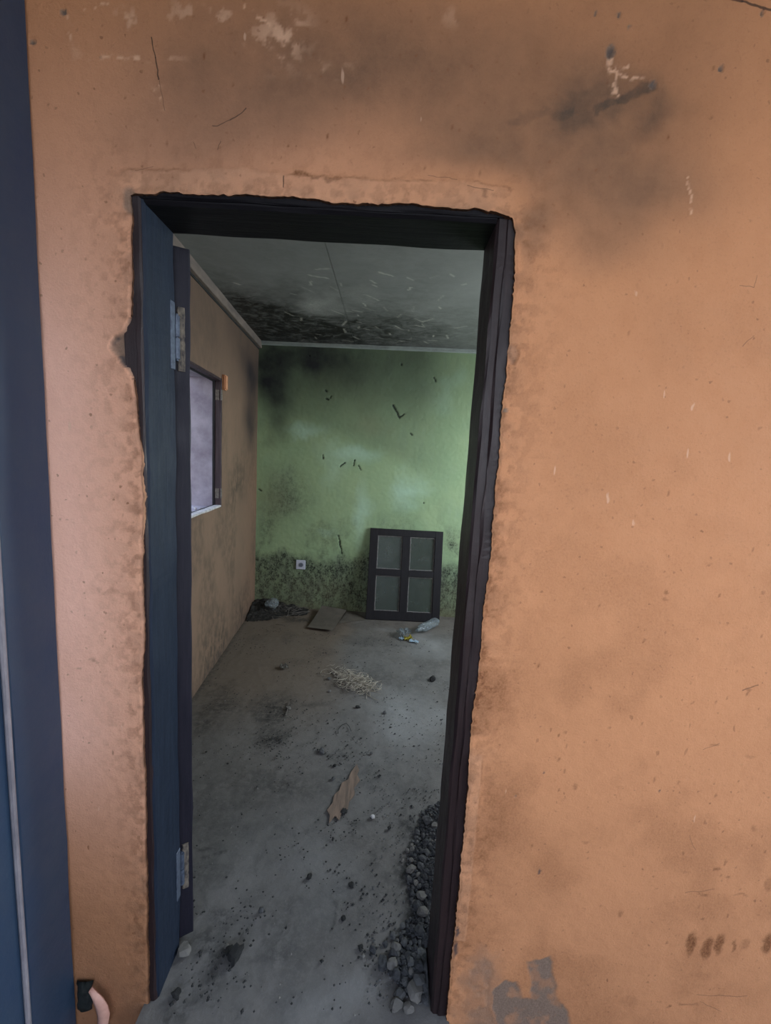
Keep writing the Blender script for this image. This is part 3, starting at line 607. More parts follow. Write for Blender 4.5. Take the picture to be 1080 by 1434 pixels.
# ---- floor
U = lines((-1.5, 0.95, .009), (.95, 2.2, .05)); V = lines((-.058, 3.2, .009))
x, y = np.meshgrid(U, V, indexing='ij')
def Wf(px, py):
    p = on_z(px, py); return p[0], p[1]
brn = np.zeros_like(x); ash = np.zeros_like(x); sc = np.zeros_like(x)
brn += .75*(1-sstep(-.45, -.15, x+.25*(fbm(x, y, 2, 4, 1)-.5)))*sstep(1.0, 1.7, y); brn += .45*sstep(2.3, 2.9, y)*fbm(x, y, 2, 3, 2)*1.6; brn += .25*fbm(x, y, 2, 4, 3)  # brown dust; the left term also paints in the floor's shaded side
for px, py, rx, ry, s in ((370, 855, .45, .22, .95), (420, 868, .35, .12, .8), (385, 990, .22, .25, .6), (385, 1030, .16, .18, .75), (430, 985, .2, .05, .6), (300, 1000, .2, .4, .4), (560, 990, .25, .12, .2), (430, 1100, .3, .15, .35),
        (490, 1150, .15, .06, .5), (330, 1290, .10, .10, .6), (300, 1340, .10, .08, .6), (590, 1250, .10, .30, .9), (575, 1350, .09, .12, .8), (480, 1240, .05, .08, .3), (380, 1330, .1, .05, .3), (570, 1150, .12, .12, .55), (260, 1400, .05, .1, .6), (490, 940, .16, .05, .3), (640, 866, .25, .05, .5), (520, 1200, .08, .1, .3)):
    cx, cy = Wf(px, py); ash = np.maximum(ash, s*blob(x, y, cx, cy, rx, ry, 1, .18, 7, px % 5+1))
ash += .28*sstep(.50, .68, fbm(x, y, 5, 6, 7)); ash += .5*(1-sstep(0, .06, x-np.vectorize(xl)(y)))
for px, py, rx, ry, s in ((570, 1000, .36, .55, .75), (600, 900, .35, .35, .65), (540, 880, .2, .12, .3), (450, 1220, .2, .2, .22), (450, 1400, .25, .12, .35), (270, 1180, .02, .02, .3)):  # right-hand blobs paint the doorway light, the rest are pale scuffs
    cx, cy = Wf(px, py); sc = np.maximum(sc, s*blob(x, y, cx, cy, rx, ry, 1, .25, 5, 4)*(.5+.8*fbm(x, y, 8, 5, 9)))
for a, b in (((282, 1203), (318, 1190)), ((280, 1190), (300, 1188)), ((470, 1260), (470, 1290))):
    (ax, ay), (bx, by) = Wf(*a), Wf(*b); ash = np.maximum(ash, .6*stroke(x, y, ax, ay, bx, by, .009, 1, .01))
h = (fbm(x, y, 3, 4, 20)-.5)*.010+(fbm(x, y, 30, 4, 21)-.5)*.004+.006*ash*fbm(x, y, 20, 4, 22)-.002
kf = (y > .03) | ((x > -.62) & (x < .27)); kf = kf[:-1, :-1] & kf[1:, :-1]
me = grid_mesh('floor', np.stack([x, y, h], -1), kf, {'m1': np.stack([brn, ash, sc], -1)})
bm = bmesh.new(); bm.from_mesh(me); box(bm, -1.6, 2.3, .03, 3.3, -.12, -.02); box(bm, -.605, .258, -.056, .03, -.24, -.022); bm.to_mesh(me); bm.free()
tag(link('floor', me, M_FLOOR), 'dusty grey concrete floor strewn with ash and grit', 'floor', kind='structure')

# ---- ceiling of boards
ce = empty('ceiling'); tag(ce, 'soot-blackened ceiling boards with pale patches and scratches', 'ceiling', kind='structure')
xj = on_y(475, 430, 2.0)[0]
def Wc(px, py):
    p = on_z(px, py, 2.645); return p[0], p[1]
xj = Wc(479, 420)[0]
for bi, (a0, a1) in enumerate(((-1.5, xj-.0007), (xj+.0007, xj+1.22), (xj+1.223, 2.3))):
    U = lines((a0, a1, .011)); V = lines((FY, YB+.03, .011)); x, y = np.meshgrid(U, V, indexing='ij')
    st = np.zeros_like(x); pl = np.zeros_like(x); ln = np.zeros_like(x)
    st += .16+.72*sstep(1.5, 2.7, y)*(1-.4*sstep(-.1, .5, x))+.35*(1-sstep(-1.2, -.75, x))*sstep(1.2, 2.2, y)-.15*sstep(.1, .7, x)
    for px, py, rx, ry, s in ((380, 440, .3, .5, .45), (460, 470, .4, .3, .35), (400, 400, .2, .3, .2)):
        cx, cy = Wc(px, py); st += s*blob(x, y, cx, cy, rx, ry, 1, .3, 4, 2)
    for px, py, rx, ry, s in ((455, 428, .26, .36, 1.1), (520, 420, .25, .22, .45), (600, 440, .35, .3, .25), (340, 400, .2, .2, .15)):  # broad pale patches, with the soot thinned there
        cx, cy = Wc(px, py); q = blob(x, y, cx, cy, rx, ry, 1, .35, 5, 6); st *= 1-.85*s*q; pl = np.maximum(pl, .65*s*q)
    st *= .6+.75*fbm(x, y, 4, 6, 5)
    r_ = random.Random(11+bi)
    for i in range(70):
        cx, cy = r_.gauss(-.05, .55), r_.uniform(1.5, 3.0)
        if not (a0 < cx < a1): continue
        an = r_.gauss(1.2, .6); L = r_.uniform(.02, .12)
        m = (abs(x-cx) < .16) & (abs(y-cy) < .16)
        if m.any(): ln[m] = np.maximum(ln[m], r_.uniform(.15, .6)*stroke(x[m], y[m], cx, cy, cx+L*math.cos(an), cy+L*math.sin(an), .0085, 1, .01))
    zz = 2.63+.0145*(x+1.3)+(fbm(x, y, 1.2, 3, 3)-.5)*.016+(.0015 if bi == 1 else 0)
    me = grid_mesh('ceiling_board', np.stack([x, y, zz], -1), np.ones((len(U)-1, len(V)-1), bool), {'m1': np.stack([st, pl, ln], -1)})
    bm = bmesh.new(); bm.from_mesh(me); box(bm, a0, a1, FY, YB+.03, 2.72, 2.74); bm.to_mesh(me); bm.free()
    link('ceiling_board', me, M_CEIL, ce)
# roof slab over the room keeps the sky out
bm = bmesh.new(); box(bm, -2.0, 2.6, -.02, 3.4, 2.86, 2.98)
tag(bm_obj('trim_4', bm, M_RENDER), 'grey roof slab above the room', 'roof', kind='structure')
# porch roof over the place where the photographer stands
bm = bmesh.new(); box(bm, -3.2, 3.6, -2.6, -.0, 2.86, 2.96); box(bm, -3.2, 3.6, -2.66, -2.6, 2.80, 2.98)
tag(bm_obj('trim_5', bm, M_RENDER), 'grey porch roof over the entrance', 'roof', kind='structure')
bm = bmesh.new(); box(bm, -14, 14, -14, .10, -.34, -.22)
bmesh.ops.translate(bm, verts=bm.verts, vec=(0, 0, 0)); box(bm, -14, -1.75, .10, 10, -.34, -.22)
tag(bm_obj('ground', bm, M_EARTH), 'bare earth ground outside the building', 'ground', kind='structure')

bm = bmesh.new(); box(bm, -3.2, 3.6, -2.72, -2.58, -.3, .95)  # unseen low wall, added to hold low sky light off the lower wall
tag(bm_obj('trim_6', bm, M_RENDER), 'low grey parapet wall added unseen to shade the lower peach wall', 'blocker', kind='structure')
# ---- cornices
bm = rough_bar(-1.31, 2.15, YB-.028, YB+.01, 2.600, 2.640, .1, .0015, .004, 0, 3)
for v in bm.verts: v.co.z += .0145*(v.co.x+1.30)
tag(bm_obj('trim_1', bm, M_CORN_G), 'pale grey-green cornice strip along the top of the green wall', 'cornice', kind='structure')
bm = rough_bar(0, LW_LEN-.03, -.03, .01, 2.570, 2.636, .1, .0015, .004, 0, 5)
for v in bm.verts: v.co = LW(*v.co)
tag(bm_obj('trim_2', bm, M_CORN_B), 'brown board cornice along the top of the tan side wall', 'cornice', kind='structure')
bm = rough_bar(0, LW_LEN-.03, -.006, .012, 2.556, 2.572, .1, .001, .002, 0, 5)  # dark bar put in for the shade of the gap
for v in bm.verts: v.co = LW(*v.co)
tag(bm_obj('trim_3', bm, M_CHAR), 'dark strip standing in for the shadow gap under the brown cornice', 'cornice', kind='structure')

# ---- window in the left wall: bare timber frame, sash gone
wn_ = empty('window_1'); tag(wn_, 'window opening in the tan wall, brown timber frame without its sash', 'window', kind='structure')
fd = .034; ft = .018
for k, (u0, u1, z0, z1, ax) in enumerate(((wu1-ft, wu1, wz0, wz1, 2), (wu0, wu0+ft, wz0, wz1, 2), (wu0+ft, wu1-ft, wz1-ft, wz1, 0), (wu0+ft, wu1-ft, wz0, wz0+ft*.8, 0))):
    bm = rough_bar(u0, u1, -.012, fd, z0, z1, .05, .002, .003, ax, k)
    for v in bm.verts: v.co = LW(*v.co)
    bm_obj('frame_member', bm, M_SASH2 if k != 3 else M_SILL, wn_)
    bm = rough_bar(u0-(.008 if k == 0 else 0), u1+(.008 if k == 1 else 0), fd, fd+.014, z0-(.008 if k == 2 else 0), z1, .05, .001, .002, ax, k+9)
    for v in bm.verts: v.co = LW(*v.co)
    bm_obj('stop_bead', bm, M_SASH, wn_)
for zc in (wz1-.115, wz0+.10):
    bm = bmesh.new(); wbox(bm, wu1-ft-.003, wu1-ft, .002, .030, zc-.035, zc+.035)
    tube(bm, [LW(wu1-ft-.004, -.014, zc-.035), LW(wu1-ft-.004, -.014, zc), LW(wu1-ft-.004, -.014, zc+.035)], .006, 8)
    bm_obj('hinge', bm, M_HINGE, wn_)
# rubble dust on the outer sill
bm = bmesh.new()
for i in range(60):
    c = LW(random.uniform(wu0+.05, wu1-.03), random.uniform(.07, .24), wz0+.004); s = random.uniform(.004, .012)
    r = bmesh.ops.create_icosphere(bm, subdivisions=1, radius=s, matrix=Matrix.Translation(c) @ Matrix.Diagonal((1, 1, .6, 1)))
so = bm_obj('sill_crumbs', bm, M_SILL); tag(so, 'white crumbs of plaster lying on the window sill', 'debris', kind='stuff')
# neighbour's boundary wall seen past the reveal
bm = bmesh.new(); box(bm, -4.6, -4.45, -1.0, 9.0, -.1, 2.2)
tag(bm_obj('boundary_wall', bm, M_RENDER), 'grey compound wall outside the side window', 'wall', kind='structure')

# lump of orange plaster at the window's upper corner
ub, zb = on_left(311, 535)
bm = bmesh.new(); bmesh.ops.create_cube(bm, size=1, matrix=Matrix.Diagonal((.055, .030, .105, 1)))
bmesh.ops.bevel(bm, geom=bm.edges[:], offset=.006, segments=2, affect='EDGES')
for v in bm.verts: v.co += mnoise.noise_vector(v.co*40)*.003
o = bm_obj('plaster_lump', bm, M_ORANGE, loc=LW(ub+.02, -.012, zb), rot=(0, 0, math.atan2(lw_dir.y, lw_dir.x)))
tag(o, 'small orange lump stuck at the upper right corner of the side window', 'lump')

# ---- the doorway frame and its open leaf
dr_ = empty('door_1', (-.17, .07, 0)); tag(dr_, 'dark timber door frame with its leaf swung open into the room', 'door', kind='structure')
off = Vector((.17, -.07, 0))
def dpart(name, bm, mat, label=None):
    o = bm_obj(name, bm, mat, dr_, off)
    if label: o['label'] = label
    return o
dpart('jamb', rough_bar(-.640, -.583, .010, FY, -.05, 2.190, .03, .0030, .006, 2, 2), M_JAMB_BLUE, 'blue-black jamb')
dpart('jamb', rough_bar(.214, .290, .010, FY, -.05, 2.190, .03, .0035, .006, 2, 5), M_JAMB_DARK, 'dark brown flaking jamb')
dpart('lintel', rough_bar(-.583, .214, .010, FY, 2.137, 2.190, .03, .0020, .006, 0, 7), M_HEAD)
# raised outer beads on the front of the frame
dpart('bead', rough_bar(.237, .285, .005, .016, -.04, 2.150, .02, .0045, .003, 2, 11), M_JAMB_DARK)
dpart('bead', rough_bar(-.632, -.588, .005, .016, -.04, 2.150, .02, .0035, .003, 2, 13), M_JAMB_DARK)
dpart('bead', rough_bar(-.60, .25, .005, .016, 2.146, 2.172, .02, .0035, .003, 0, 15), M_HEAD)
# hinge plates let into the left jamb
for zc in (1.885, .275):
    bm = bmesh.new(); box(bm, -.5835, -.580, .118, .140, zc-.085, zc+.085)
    bmesh.ops.bevel(bm, geom=bm.edges[:], offset=.001, segments=1, affect='EDGES')
    dpart('hinge_plate', bm, M_HINGE2)
LA = math.radians(121)
leaf = empty('door_leaf', Vector((-.5935, .150, .015))+off, (0, 0, LA)); leaf.parent = dr_
leaf['label'] = 'dark door leaf seen edge-on, swung into the room'
LWD, LH, LT = .76, 2.10, .044
def lpart(name, a, ax, mat, seed, jit=.0015):
    return bm_obj(name, rough_bar(*a, .05, jit, .003, ax, seed), mat, leaf)
# local x = across the leaf, local y from -LT..0 = thickness
lpart('stile', (0, .10, -LT, 0, 0, LH), 2, M_LEAF, 1, .003); lpart('stile', (LWD-.10, LWD, -LT, 0, 0, LH), 2, M_LEAF, 2)
for k, (z0, z1) in enumerate(((0, .20), (.92, 1.06), (LH-.12, LH))): lpart('rail', (.10, LWD-.10, -LT, 0, z0, z1), 0, M_LEAF, 3+k)
for k, (z0, z1) in enumerate(((.20, .92), (1.06, LH-.12))): lpart('panel', (.10, LWD-.10, -LT*.7, -LT*.3, z0, z1), 0, M_LEAF, 7+k)
# rebated strip on the hinge edge, worn hinge patches and the knuckles
bm = rough_bar(-.004, .0, -LT+.003, -LT*.62, .01, LH-.02, .05, .0008, .001, 2, 20); 
for k, (z0, z1) in enumerate(((1.785, 1.950), (.180, .340))):
    bm = bmesh.new(); n = 16; vs = []
    for i in range(n+1):
        zz = z0+(z1-z0)*i/n; w0 = -LT*.70+mnoise.noise(Vector((i*.7, k, 1)))*.002; w1 = -LT*.28+mnoise.noise(Vector((i*.9, k, 5)))*.004
        vs.append([bm.verts.new((-.0012, w0, zz)), bm.verts.new((-.0045, w0+.002, zz)), bm.verts.new((-.0045, w1-.002, zz)), bm.verts.new((-.0012, w1, zz))])
    for i in range(n):
        for j in range(3): bm.faces.new((vs[i][j], vs[i][j+1], vs[i+1][j+1], vs[i+1][j]))
    bm.faces.new(vs[0]); bm.faces.new(vs[-1])
    o = bm_obj('hinge_leaf', bm, M_MORT, leaf)
for zc in (1.87, .26):
    bm = bmesh.new()
    tube(bm, [(-.008, -.011, zc-.055), (-.008, -.011, zc-.002)], .0072, 10); tube(bm, [(-.008, -.011, zc+.002), (-.008, -.011, zc+.055)], .0072, 10)
    tube(bm, [(-.008, -.011, zc-.060), (-.008, -.011, zc+.060)], .0035, 8)
    bm_obj('hinge_knuckle', bm, M_HINGE2, leaf, (0.002, -LT*0.0, 0), smooth=False)

# ================================================================== THINGS
# ---- blue steel door leaf folded back at the left
sd = empty('steel_door', (-.815, -.50, -.20)); tag(sd, 'blue-black painted steel door standing open along the left edge of the picture', 'door')
def sp(name, bm, mat, label=None):
    o = bm_obj(name, bm, mat, sd, (.815, .50, .20))
    if label: o['label'] = label
bm = rough_bar(-.860, -.815, -.140, -.004, -.20, 2.80, .12, .0016, .003, 2, 31); sp('stile', bm, M_STEELP)
bm = rough_bar(-.850, -.823, -.980, -.140, -.20, 2.80, .3, .001, .002, 2, 32); sp('panel', bm, M_STEELP)
bm = rough_bar(-.860, -.815, -1.06, -.98, -.20, 2.80, .3, .001, .003, 2, 33); sp('stile', bm, M_STEELP)
bm = bmesh.new()
tube(bm, [(-.817, -.147-.0025*math.sin(z_*2.2)-.003*(1 if z_ < .35 else 0)*(.35-z_), z_) for z_ in np.linspace(-.18, 2.75, 60)], .0062, 8)
sp('rod', bm, M_ROD, 'pale worn steel rod welded along the edge')
for z_ in (.4, 2.3):
    bm = bmesh.new(); tube(bm, [(-.838, -.0, z_-.05), (-.838, -.0, z_+.05)], .008, 10); sp('hinge', bm, M_STEELP)

# ---- torn pink strip and sheeting at the foot of the wall on the left
def Wy(px, py, y): return Vector(on_y(px, py, y))
pts = [(129, 1386), (134, 1394), (139, 1402), (144, 1412), (147, 1424), (146, 1436), (140, 1450), (132, 1462)]
wid = [.003, .008, .015, .018, .018, .016, .015, .013]
bm = bmesh.new(); rows = []
for (px, py), w in zip(pts, wid):
    c = Wy(px-3, py, -.03)
    rows.append([bm.verts.new(c+Vector((s*w, -.012*math.cos(s*1.3)+.006, s*.004))) for s in (-1, -.5, 0, .5, 1)]+[bm.verts.new(c+Vector((s*w*.9, -.012*math.cos(s*1.3)+.010, s*.004))) for s in (1, .5, 0, -.5, -1)])
for i in range(len(rows)-1):
    for k in range(10): bm.faces.new((rows[i][k], rows[i][(k+1) % 10], rows[i+1][(k+1) % 10], rows[i+1][k]))
bm.faces.new(rows[0]); bm.faces.new(rows[-1])
tag(bm_obj('plastic_strip', bm, M_PINK, smooth=True), 'curled pink strip poking up at the foot of the peach wall by the steel door', 'strip')
bm = bmesh.new(); g = 9; vv = []
for i in range(g):
    row = []
    for j in range(g):
        a, b = i/(g-1), j/(g-1); c = Wy(106+22*a, 1376+40*b, -.012); q = mnoise.noise(Vector((i*.7, j*.6, 2)))
        row.append(bm.verts.new(c+Vector((q*.012, .006-.010*math.sin(a*3.1)*(.5+.5*math.sin(b*7))-.006*q, q*.012))))
    vv.append(row)
for i in range(g-1):
    for j in range(g-1): bm.faces.new((vv[i][j], vv[i+1][j], vv[i+1][j+1], vv[i][j+1]))
bmesh.ops.solidify(bm, geom=bm.faces[:], thickness=.003)
tag(bm_obj('plastic_sheet', bm, M_SACK, smooth=True), 'crumpled dark green sheeting tucked beside the curled pink strip', 'sheet')

# ---- window sash leaning on the green wall
SW, SH, ST = .735, .905, .038
b0 = Vector(on_z(512, 868)); b1 = Vector(on_z(615, 872)); b0.z = b1.z = .004
dirx = (b1-b0).normalized(); yaw = math.atan2(dirx.y, dirx.x)
lean = math.asin(min(.9, (YB-.012-2.945)/SH))
sash = empty('window_sash', ((b0+b1)/2).to_tuple(), (-lean, 0, 0)); sash.rotation_euler = (Euler((0, 0, yaw*0.3)).to_matrix() @ Euler((-lean, 0, 0)).to_matrix()).to_euler()
tag(sash, 'black timber window sash with four dusty panes leaning on the green wall', 'window')
def ss(name, a, ax, seed): return bm_obj(name, rough_bar(*a, .05, .0016, .003, ax, seed), M_SASH, sash)
h = SW/2; st = .078
ss('stile', (-h, -h+st, 0, ST, 0, SH), 2, 1); ss('stile', (h-st, h, 0, ST, 0, SH), 2, 2)
ss('rail', (-h+st, h-st, .001, ST-.001, 0, .085), 0, 3); ss('rail', (-h+st, h-st, .001, ST-.001, SH-.070, SH), 0, 4)
ss('mullion', (-.038, .038, .002, ST-.002, .085, SH-.070), 2, 5)
mz = .468
ss('glazing_bar', (-h+st, -.038, .002, ST-.002, mz-.032, mz+.032), 0, 6); ss('glazing_bar', (.038, h-st, .002, ST-.002, mz-.032, mz+.032), 0, 7)
for (xa, xb) in ((-h+st, -.038), (.038, h-st)):
    for (za, zb) in ((.085, mz-.032), (mz+.032, SH-.070)):
        bm = bmesh.new(); box(bm, xa+.003, xb-.003, .020, .024, za+.003, zb-.003)
        pane = bm_obj('pane', bm, M_PANE, sash)
        bm = bmesh.new(); n = 14
        for (p, q) in (((xa, za), (xb, za)), ((xa, zb), (xb, zb)), ((xa, za), (xa, zb)), ((xb, za), (xb, zb))):
            pts = []
            for i in range(n+1):
                t_ = i/n; X_ = p[0]+(q[0]-p[0])*t_; Z_ = p[1]+(q[1]-p[1])*t_
                ix = .0055*(1 if X_ < (xa+xb)/2 else -1) if p[0] == q[0] else 0; iz = .0055*(1 if Z_ < (za+zb)/2 else -1) if p[1] == q[1] else 0
                w = mnoise.noise(Vector((X_*60, Z_*60, 3)))*.003
                pts.append((X_+ix+(w if p[0] == q[0] else 0), .0165, Z_+iz+(w if p[1] == q[1] else 0)))
            tube(bm, pts, .0040, 5)
        bm_obj('putty', bm, M_PUTTY, pane)

# ---- wall socket
c = on_y(421.5, 790.5, YB)
so_ = empty('wall_socket', (c[0], YB-.003, c[2])); tag(so_, 'white square socket plate on the green wall above the rubbish', 'socket')
bm = bmesh.new(); box(bm, -.047, .047, -.012, .006, -.047, .047); bmesh.ops.bevel(bm, geom=bm.edges[:], offset=.003, segments=2, affect='EDGES'); bm_obj('plate', bm, M_WHITE, so_)
bm = bmesh.new(); tube(bm, [(.004, -.0115, 0), (.004, -.0150, 0)], .023, 20); bm_obj('outlet_ring', bm, M_GREYP, so_)
for s in (-1, 1):
    bm = bmesh.new(); tube(bm, [(.004+s*.009, -.0148, 0), (.004+s*.009, -.0160, 0)], .0035, 8); bm_obj('pin_hole', bm, M_CHAR, so_)

# ---- cardboard
def sheet(name, corners, thick, mat, seed=0, sag=.0, n=8, parent=None):
    bm = bmesh.new(); A, B, C_, D = [Vector(p) for p in corners]; vv = []
    for i in range(n+1):
        row = []
        for j in range(n+1):
            a, b = i/n, j/n; p = (A*(1-a)+B*a)*(1-b)+(D*(1-a)+C_*a)*b
            q = mnoise.noise_vector(Vector((a*3+seed, b*3, seed)))
            p = p+Vector((q.x*.006, q.y*.006, q.z*.004-sag*math.sin(PI*b)))
            row.append(bm.verts.new(p))
        vv.append(row)
    for i in range(n):
        for j in range(n): bm.faces.new((vv[i][j], vv[i+1][j], vv[i+1][j+1], vv[i][j+1]))
    bmesh.ops.solidify(bm, geom=bm.faces[:], thickness=thick)
    return bm_obj(name, bm, mat, parent)
p = lambda px, py, z_: Vector(on_z(px, py, z_))
cb = sheet('cardboard_sheet', [p(430, 878, .014), p(465, 883, .022), p(486, 854, .055), p(451, 848, .065)], .006, M_CARD, 1, .010)
tag(cb, 'brown piece of cardboard lying on the floor against the green wall', 'cardboard')
c2 = sheet('cardboard_scrap', [p(474, 872, .006), p(512, 868, .006), p(500, 857, .01), p(486, 856, .012)], .003, M_CARD, 4, .0)
tag(c2, 'small flat cardboard scrap between the brown sheet and the leaning sash', 'cardboard')

# ---- crumpled clear bottle
def crumpled_bottle(name, a, b, r, seed, mat, label):
    a, b = Vector(a), Vector(b); d = (b-a); L = d.length; d.normalize()
    root = empty(name, a.to_tuple(), d.to_track_quat('X', 'Z').to_euler())
    tag(root, label, 'bottle')
    prof = [(0, .0), (0, .75), (.03, .98), (.10, 1.0), (.25, .96), (.4, 1.02), (.55, .94), (.66, 1.0), (.74, .86), (.80, .60), (.86, .36), (.90, .30), (.93, .30)]
    seg = 20; bm = bmesh.new(); rings = []
    for t_, rr in prof[1:]:
        ring = []
        for k in range(seg):
            an = 2*PI*k/seg; v = Vector((t_*L, r*rr*math.cos(an), r*rr*math.sin(an)))
            if t_ < .85: v += mnoise.noise_vector(v*28+Vector((seed, 0, 0)))*r*.34; v.z *= .85
            ring.append(bm.verts.new(v))
        rings.append(ring)
    for i in range(len(rings)-1):
        for k in range(seg): bm.faces.new((rings[i][k], rings[i][(k+1) % seg], rings[i+1][(k+1) % seg], rings[i+1][k]))
    bm.faces.new(rings[0][::-1]); bm_obj('bottle_body', bm, mat, root)
    bm = bmesh.new(); tube(bm, [(L*.91, 0, 0), (L*.975, 0, 0)], r*.36, 14); bm_obj('cap', bm, M_WHITE if seed > 4 else mat, root)
    return root
crumpled_bottle('plastic_bottle', (.555, 2.86, .046), (.345, 2.635, .040), .046, 3, M_PLAST, 'crumpled clear plastic bottle on the floor before the leaning sash')
# its torn wrapper
wr = empty('snack_wrapper', on_z(571, 896, .0).tolist()); tag(wr, 'torn yellow and pale blue wrapper lying beside the clear bottle', 'wrapper')
def crumple(name, w, d, h, mat, parent, loc, rotz, seed, n=9):
    bm = bmesh.new(); vv = []
    for i in range(n):
        row = []
        for j in range(n):
            a, b = i/(n-1)-.5, j/(n-1)-.5; q = mnoise.noise_vector(Vector((a*5+seed, b*5, seed)))
            row.append(bm.verts.new((a*w+q.x*w*.15, b*d+q.y*d*.2, h*.5+q.z*h)))
        vv.append(row)
    for i in range(n-1):
        for j in range(n-1): bm.faces.new((vv[i][j], vv[i+1][j], vv[i+1][j+1], vv[i][j+1]))
    zmin = min(v.co.z for v in bm.verts)
    for v in bm.verts: v.co.z -= zmin-.002
    bmesh.ops.solidify(bm, geom=bm.faces[:], thickness=.0012)
    return bm_obj(name, bm, mat, parent, loc, (0, 0, rotz))
crumple('yellow_piece', .075, .06, .035, M_YELLOW, wr, (0, .0, 0), .3, 2); crumple('blue_piece', .085, .035, .018, M_PALEBLUE, wr, (.055, -.045, 0), -.15, 5); crumple('clear_piece', .11, .10, .06, M_PLAST, wr, (-.035, .06, 0), .8, 8); crumple('blue_piece', .04, .04, .02, M_PALEBLUE, wr, (-.055, -.01, 0), .5, 9)

# ---- burnt litter heap in the far corner, with a clear bag
U = lines((-1.33, -.45, .012)); V = lines((2.45, 3.14, .012)); x, y = np.meshgrid(U, V, indexing='ij')
hh = .085*blob(x, y, -1.22, 3.08, .40, .38, 1, .2, 6, 2)+.035*blob(x, y, -.92, 3.08, .26, .20, 1, .2, 6, 3)
hh = hh*(.5+1.1*fbm(x, y, 22, 5, 4))-.006+.0*x
inside = x > (XL0+(XL1-XL0)*(y-.14)/(YB-.14))+.004
kp = (hh[:-1, :-1] > .0) & inside[:-1, :-1] & (y[:-1, :-1] < YB-.016)
me = grid_mesh('burnt_litter', np.stack([x, y, hh], -1), kp)
litter_me = me
bm = bmesh.new(); rr_ = random.Random(21)
for i in range(90):
    cx, cy = rr_.uniform(-1.22, -.80), 3.10-abs(rr_.gauss(0, .13)); an = rr_.uniform(-.9, .9) if rr_.random() < .7 else rr_.uniform(0, 6.28); L = rr_.uniform(.03, .13)
    cx = max(cx, xl(cy)+.05); zz = .012+.06*max(0, 1-abs(cx+1.25)/.5)*max(0, 1-(3.13-cy)/.35)
    e = Vector((cx+L*math.cos(an), min(cy+L*math.sin(an), 3.10), zz+rr_.uniform(-.004, .02))); e.x = max(e.x, xl(e.y)+.02)
    tube(bm, [(cx, min(cy, 3.10), zz), ((cx+e.x)/2+.005, (min(cy, 3.1)+e.y)/2, (zz+e.z)/2+.006), e], rr_.uniform(.0015, .003), 5)
for f in bm.faces: f.material_index = 1
bm.from_mesh(litter_me); bm.to_mesh(litter_me); bm.free()
tag(link('burnt_litter', litter_me, [M_ASH, M_TWIG]), 'black burnt litter and twigs heaped in the far left corner', 'litter', kind='stuff')
bm = bmesh.new(); bmesh.ops.create_icosphere(bm, subdivisions=3, radius=.062)
for v in bm.verts: v.co += mnoise.noise_vector(v.co*22)*.026; v.co.z *= .8
tag(bm_obj('plastic_bag', bm, M_PLAST, None, (-1.08, 2.96, .095)), 'crumpled clear plastic bag on the burnt litter in the far corner', 'bag')

# ---- straw clump
def strands(name, n, cx, cy, lx, ly, ang, mat, r, seed, hgt=.02, Lr=(.05, .16)):
    rs = random.Random(seed); bm = bmesh.new()
    for i in range(n):
        u, v = rs.gauss(0, .42), rs.gauss(0, .38); a = rs.gauss(ang, .75) if rs.random() < .75 else rs.uniform(0, 6.28); L = rs.uniform(*Lr)
        px = cx+u*lx*math.cos(ang)-v*ly*math.sin(ang); py = cy+u*lx*math.sin(ang)+v*ly*math.cos(ang)
        pts = []; z_ = rs.uniform(.003, hgt); k = rs.uniform(-38, 38)
        for s in range(6):
            pts.append((px, py, max(.003, z_))); px += math.cos(a)*L/5; py += math.sin(a)*L/5; a += k*L/5+rs.gauss(0, .15); z_ += rs.gauss(0, .005)
        tube(bm, pts, r*rs.uniform(.6, 1.2), 5)
    return bm_obj(name, bm, mat)
tag(strands('straw_clump', 230, -.175, 1.775, .19, .085, -.62, M_STRAW, .0017, 4, .035), 'tangled clump of pale dry straw lying in the middle of the floor', 'straw', kind='stuff')
bm = bmesh.new()
for k in range(9):
    tube(bm, [Vector(on_z(463+2*random.random(), 935+random.random()*3, .012)), Vector(on_z(474+random.random()*4, 943+random.random()*3, .02)), Vector(on_z(492+random.random()*8, 947+random.random()*8, .012))], .0022, 5)
tag(bm_obj('straw_stalks', bm, M_STRAW), 'few straight straw stalks at the far left tip of the straw clump', 'straw')

# ---- board splinter on the floor
out = [(500, 1070), (503, 1078), (500, 1084), (504, 1092), (496, 1103), (497, 1112), (489, 1122), (487, 1133), (479, 1137), (475, 1148), (469, 1142), (461, 1152), (462, 1141), (458, 1134), (466, 1124), (468, 1113), (475, 1107), (479, 1096), (488, 1091), (491, 1082)]
bm = bmesh.new(); top = [bm.verts.new(Vector(on_z(a, b, .006))) for a, b in out]; bot = [bm.verts.new(v.co-Vector((0, 0, .005))) for v in top]
bm.faces.new(top); bm.faces.new(bot[::-1])
for i in range(len(out)): bm.faces.new((top[i], top[(i+1) % len(out)], bot[(i+1) % len(out)], bot[i]))
tag(bm_obj('wood_splinter', bm, M_PLANK), 'broken pale brown board splinter lying flat on the floor', 'wood')

# ---- twigs, wire, paper
bm = bmesh.new(); tube(bm, [on_z(400, 1002, .006), on_z(403, 993, .010), on_z(405, 983, .008)], .0035, 6, .002)
tag(bm_obj('twig', bm, M_TWIG), 'short pale twig on the floor left of the straw clump', 'twig')
bm = bmesh.new(); tube(bm, [on_z(a, b, .006) for a, b in ((473, 1027), (474, 1021), (479, 1015), (485, 1013), (489, 1017), (492, 1024))], .0016, 5)
tag(bm_obj('wire', bm, M_CHAR), 'thin dark bent wire on the floor below the straw clump', 'wire')
o = crumple('paper_scrap', .055, .05, .03, M_PAPER, None, on_z(398, 936, .002).tolist(), .4, 12); tag(o, 'crumpled grey paper scrap on the floor left of the straw', 'paper')
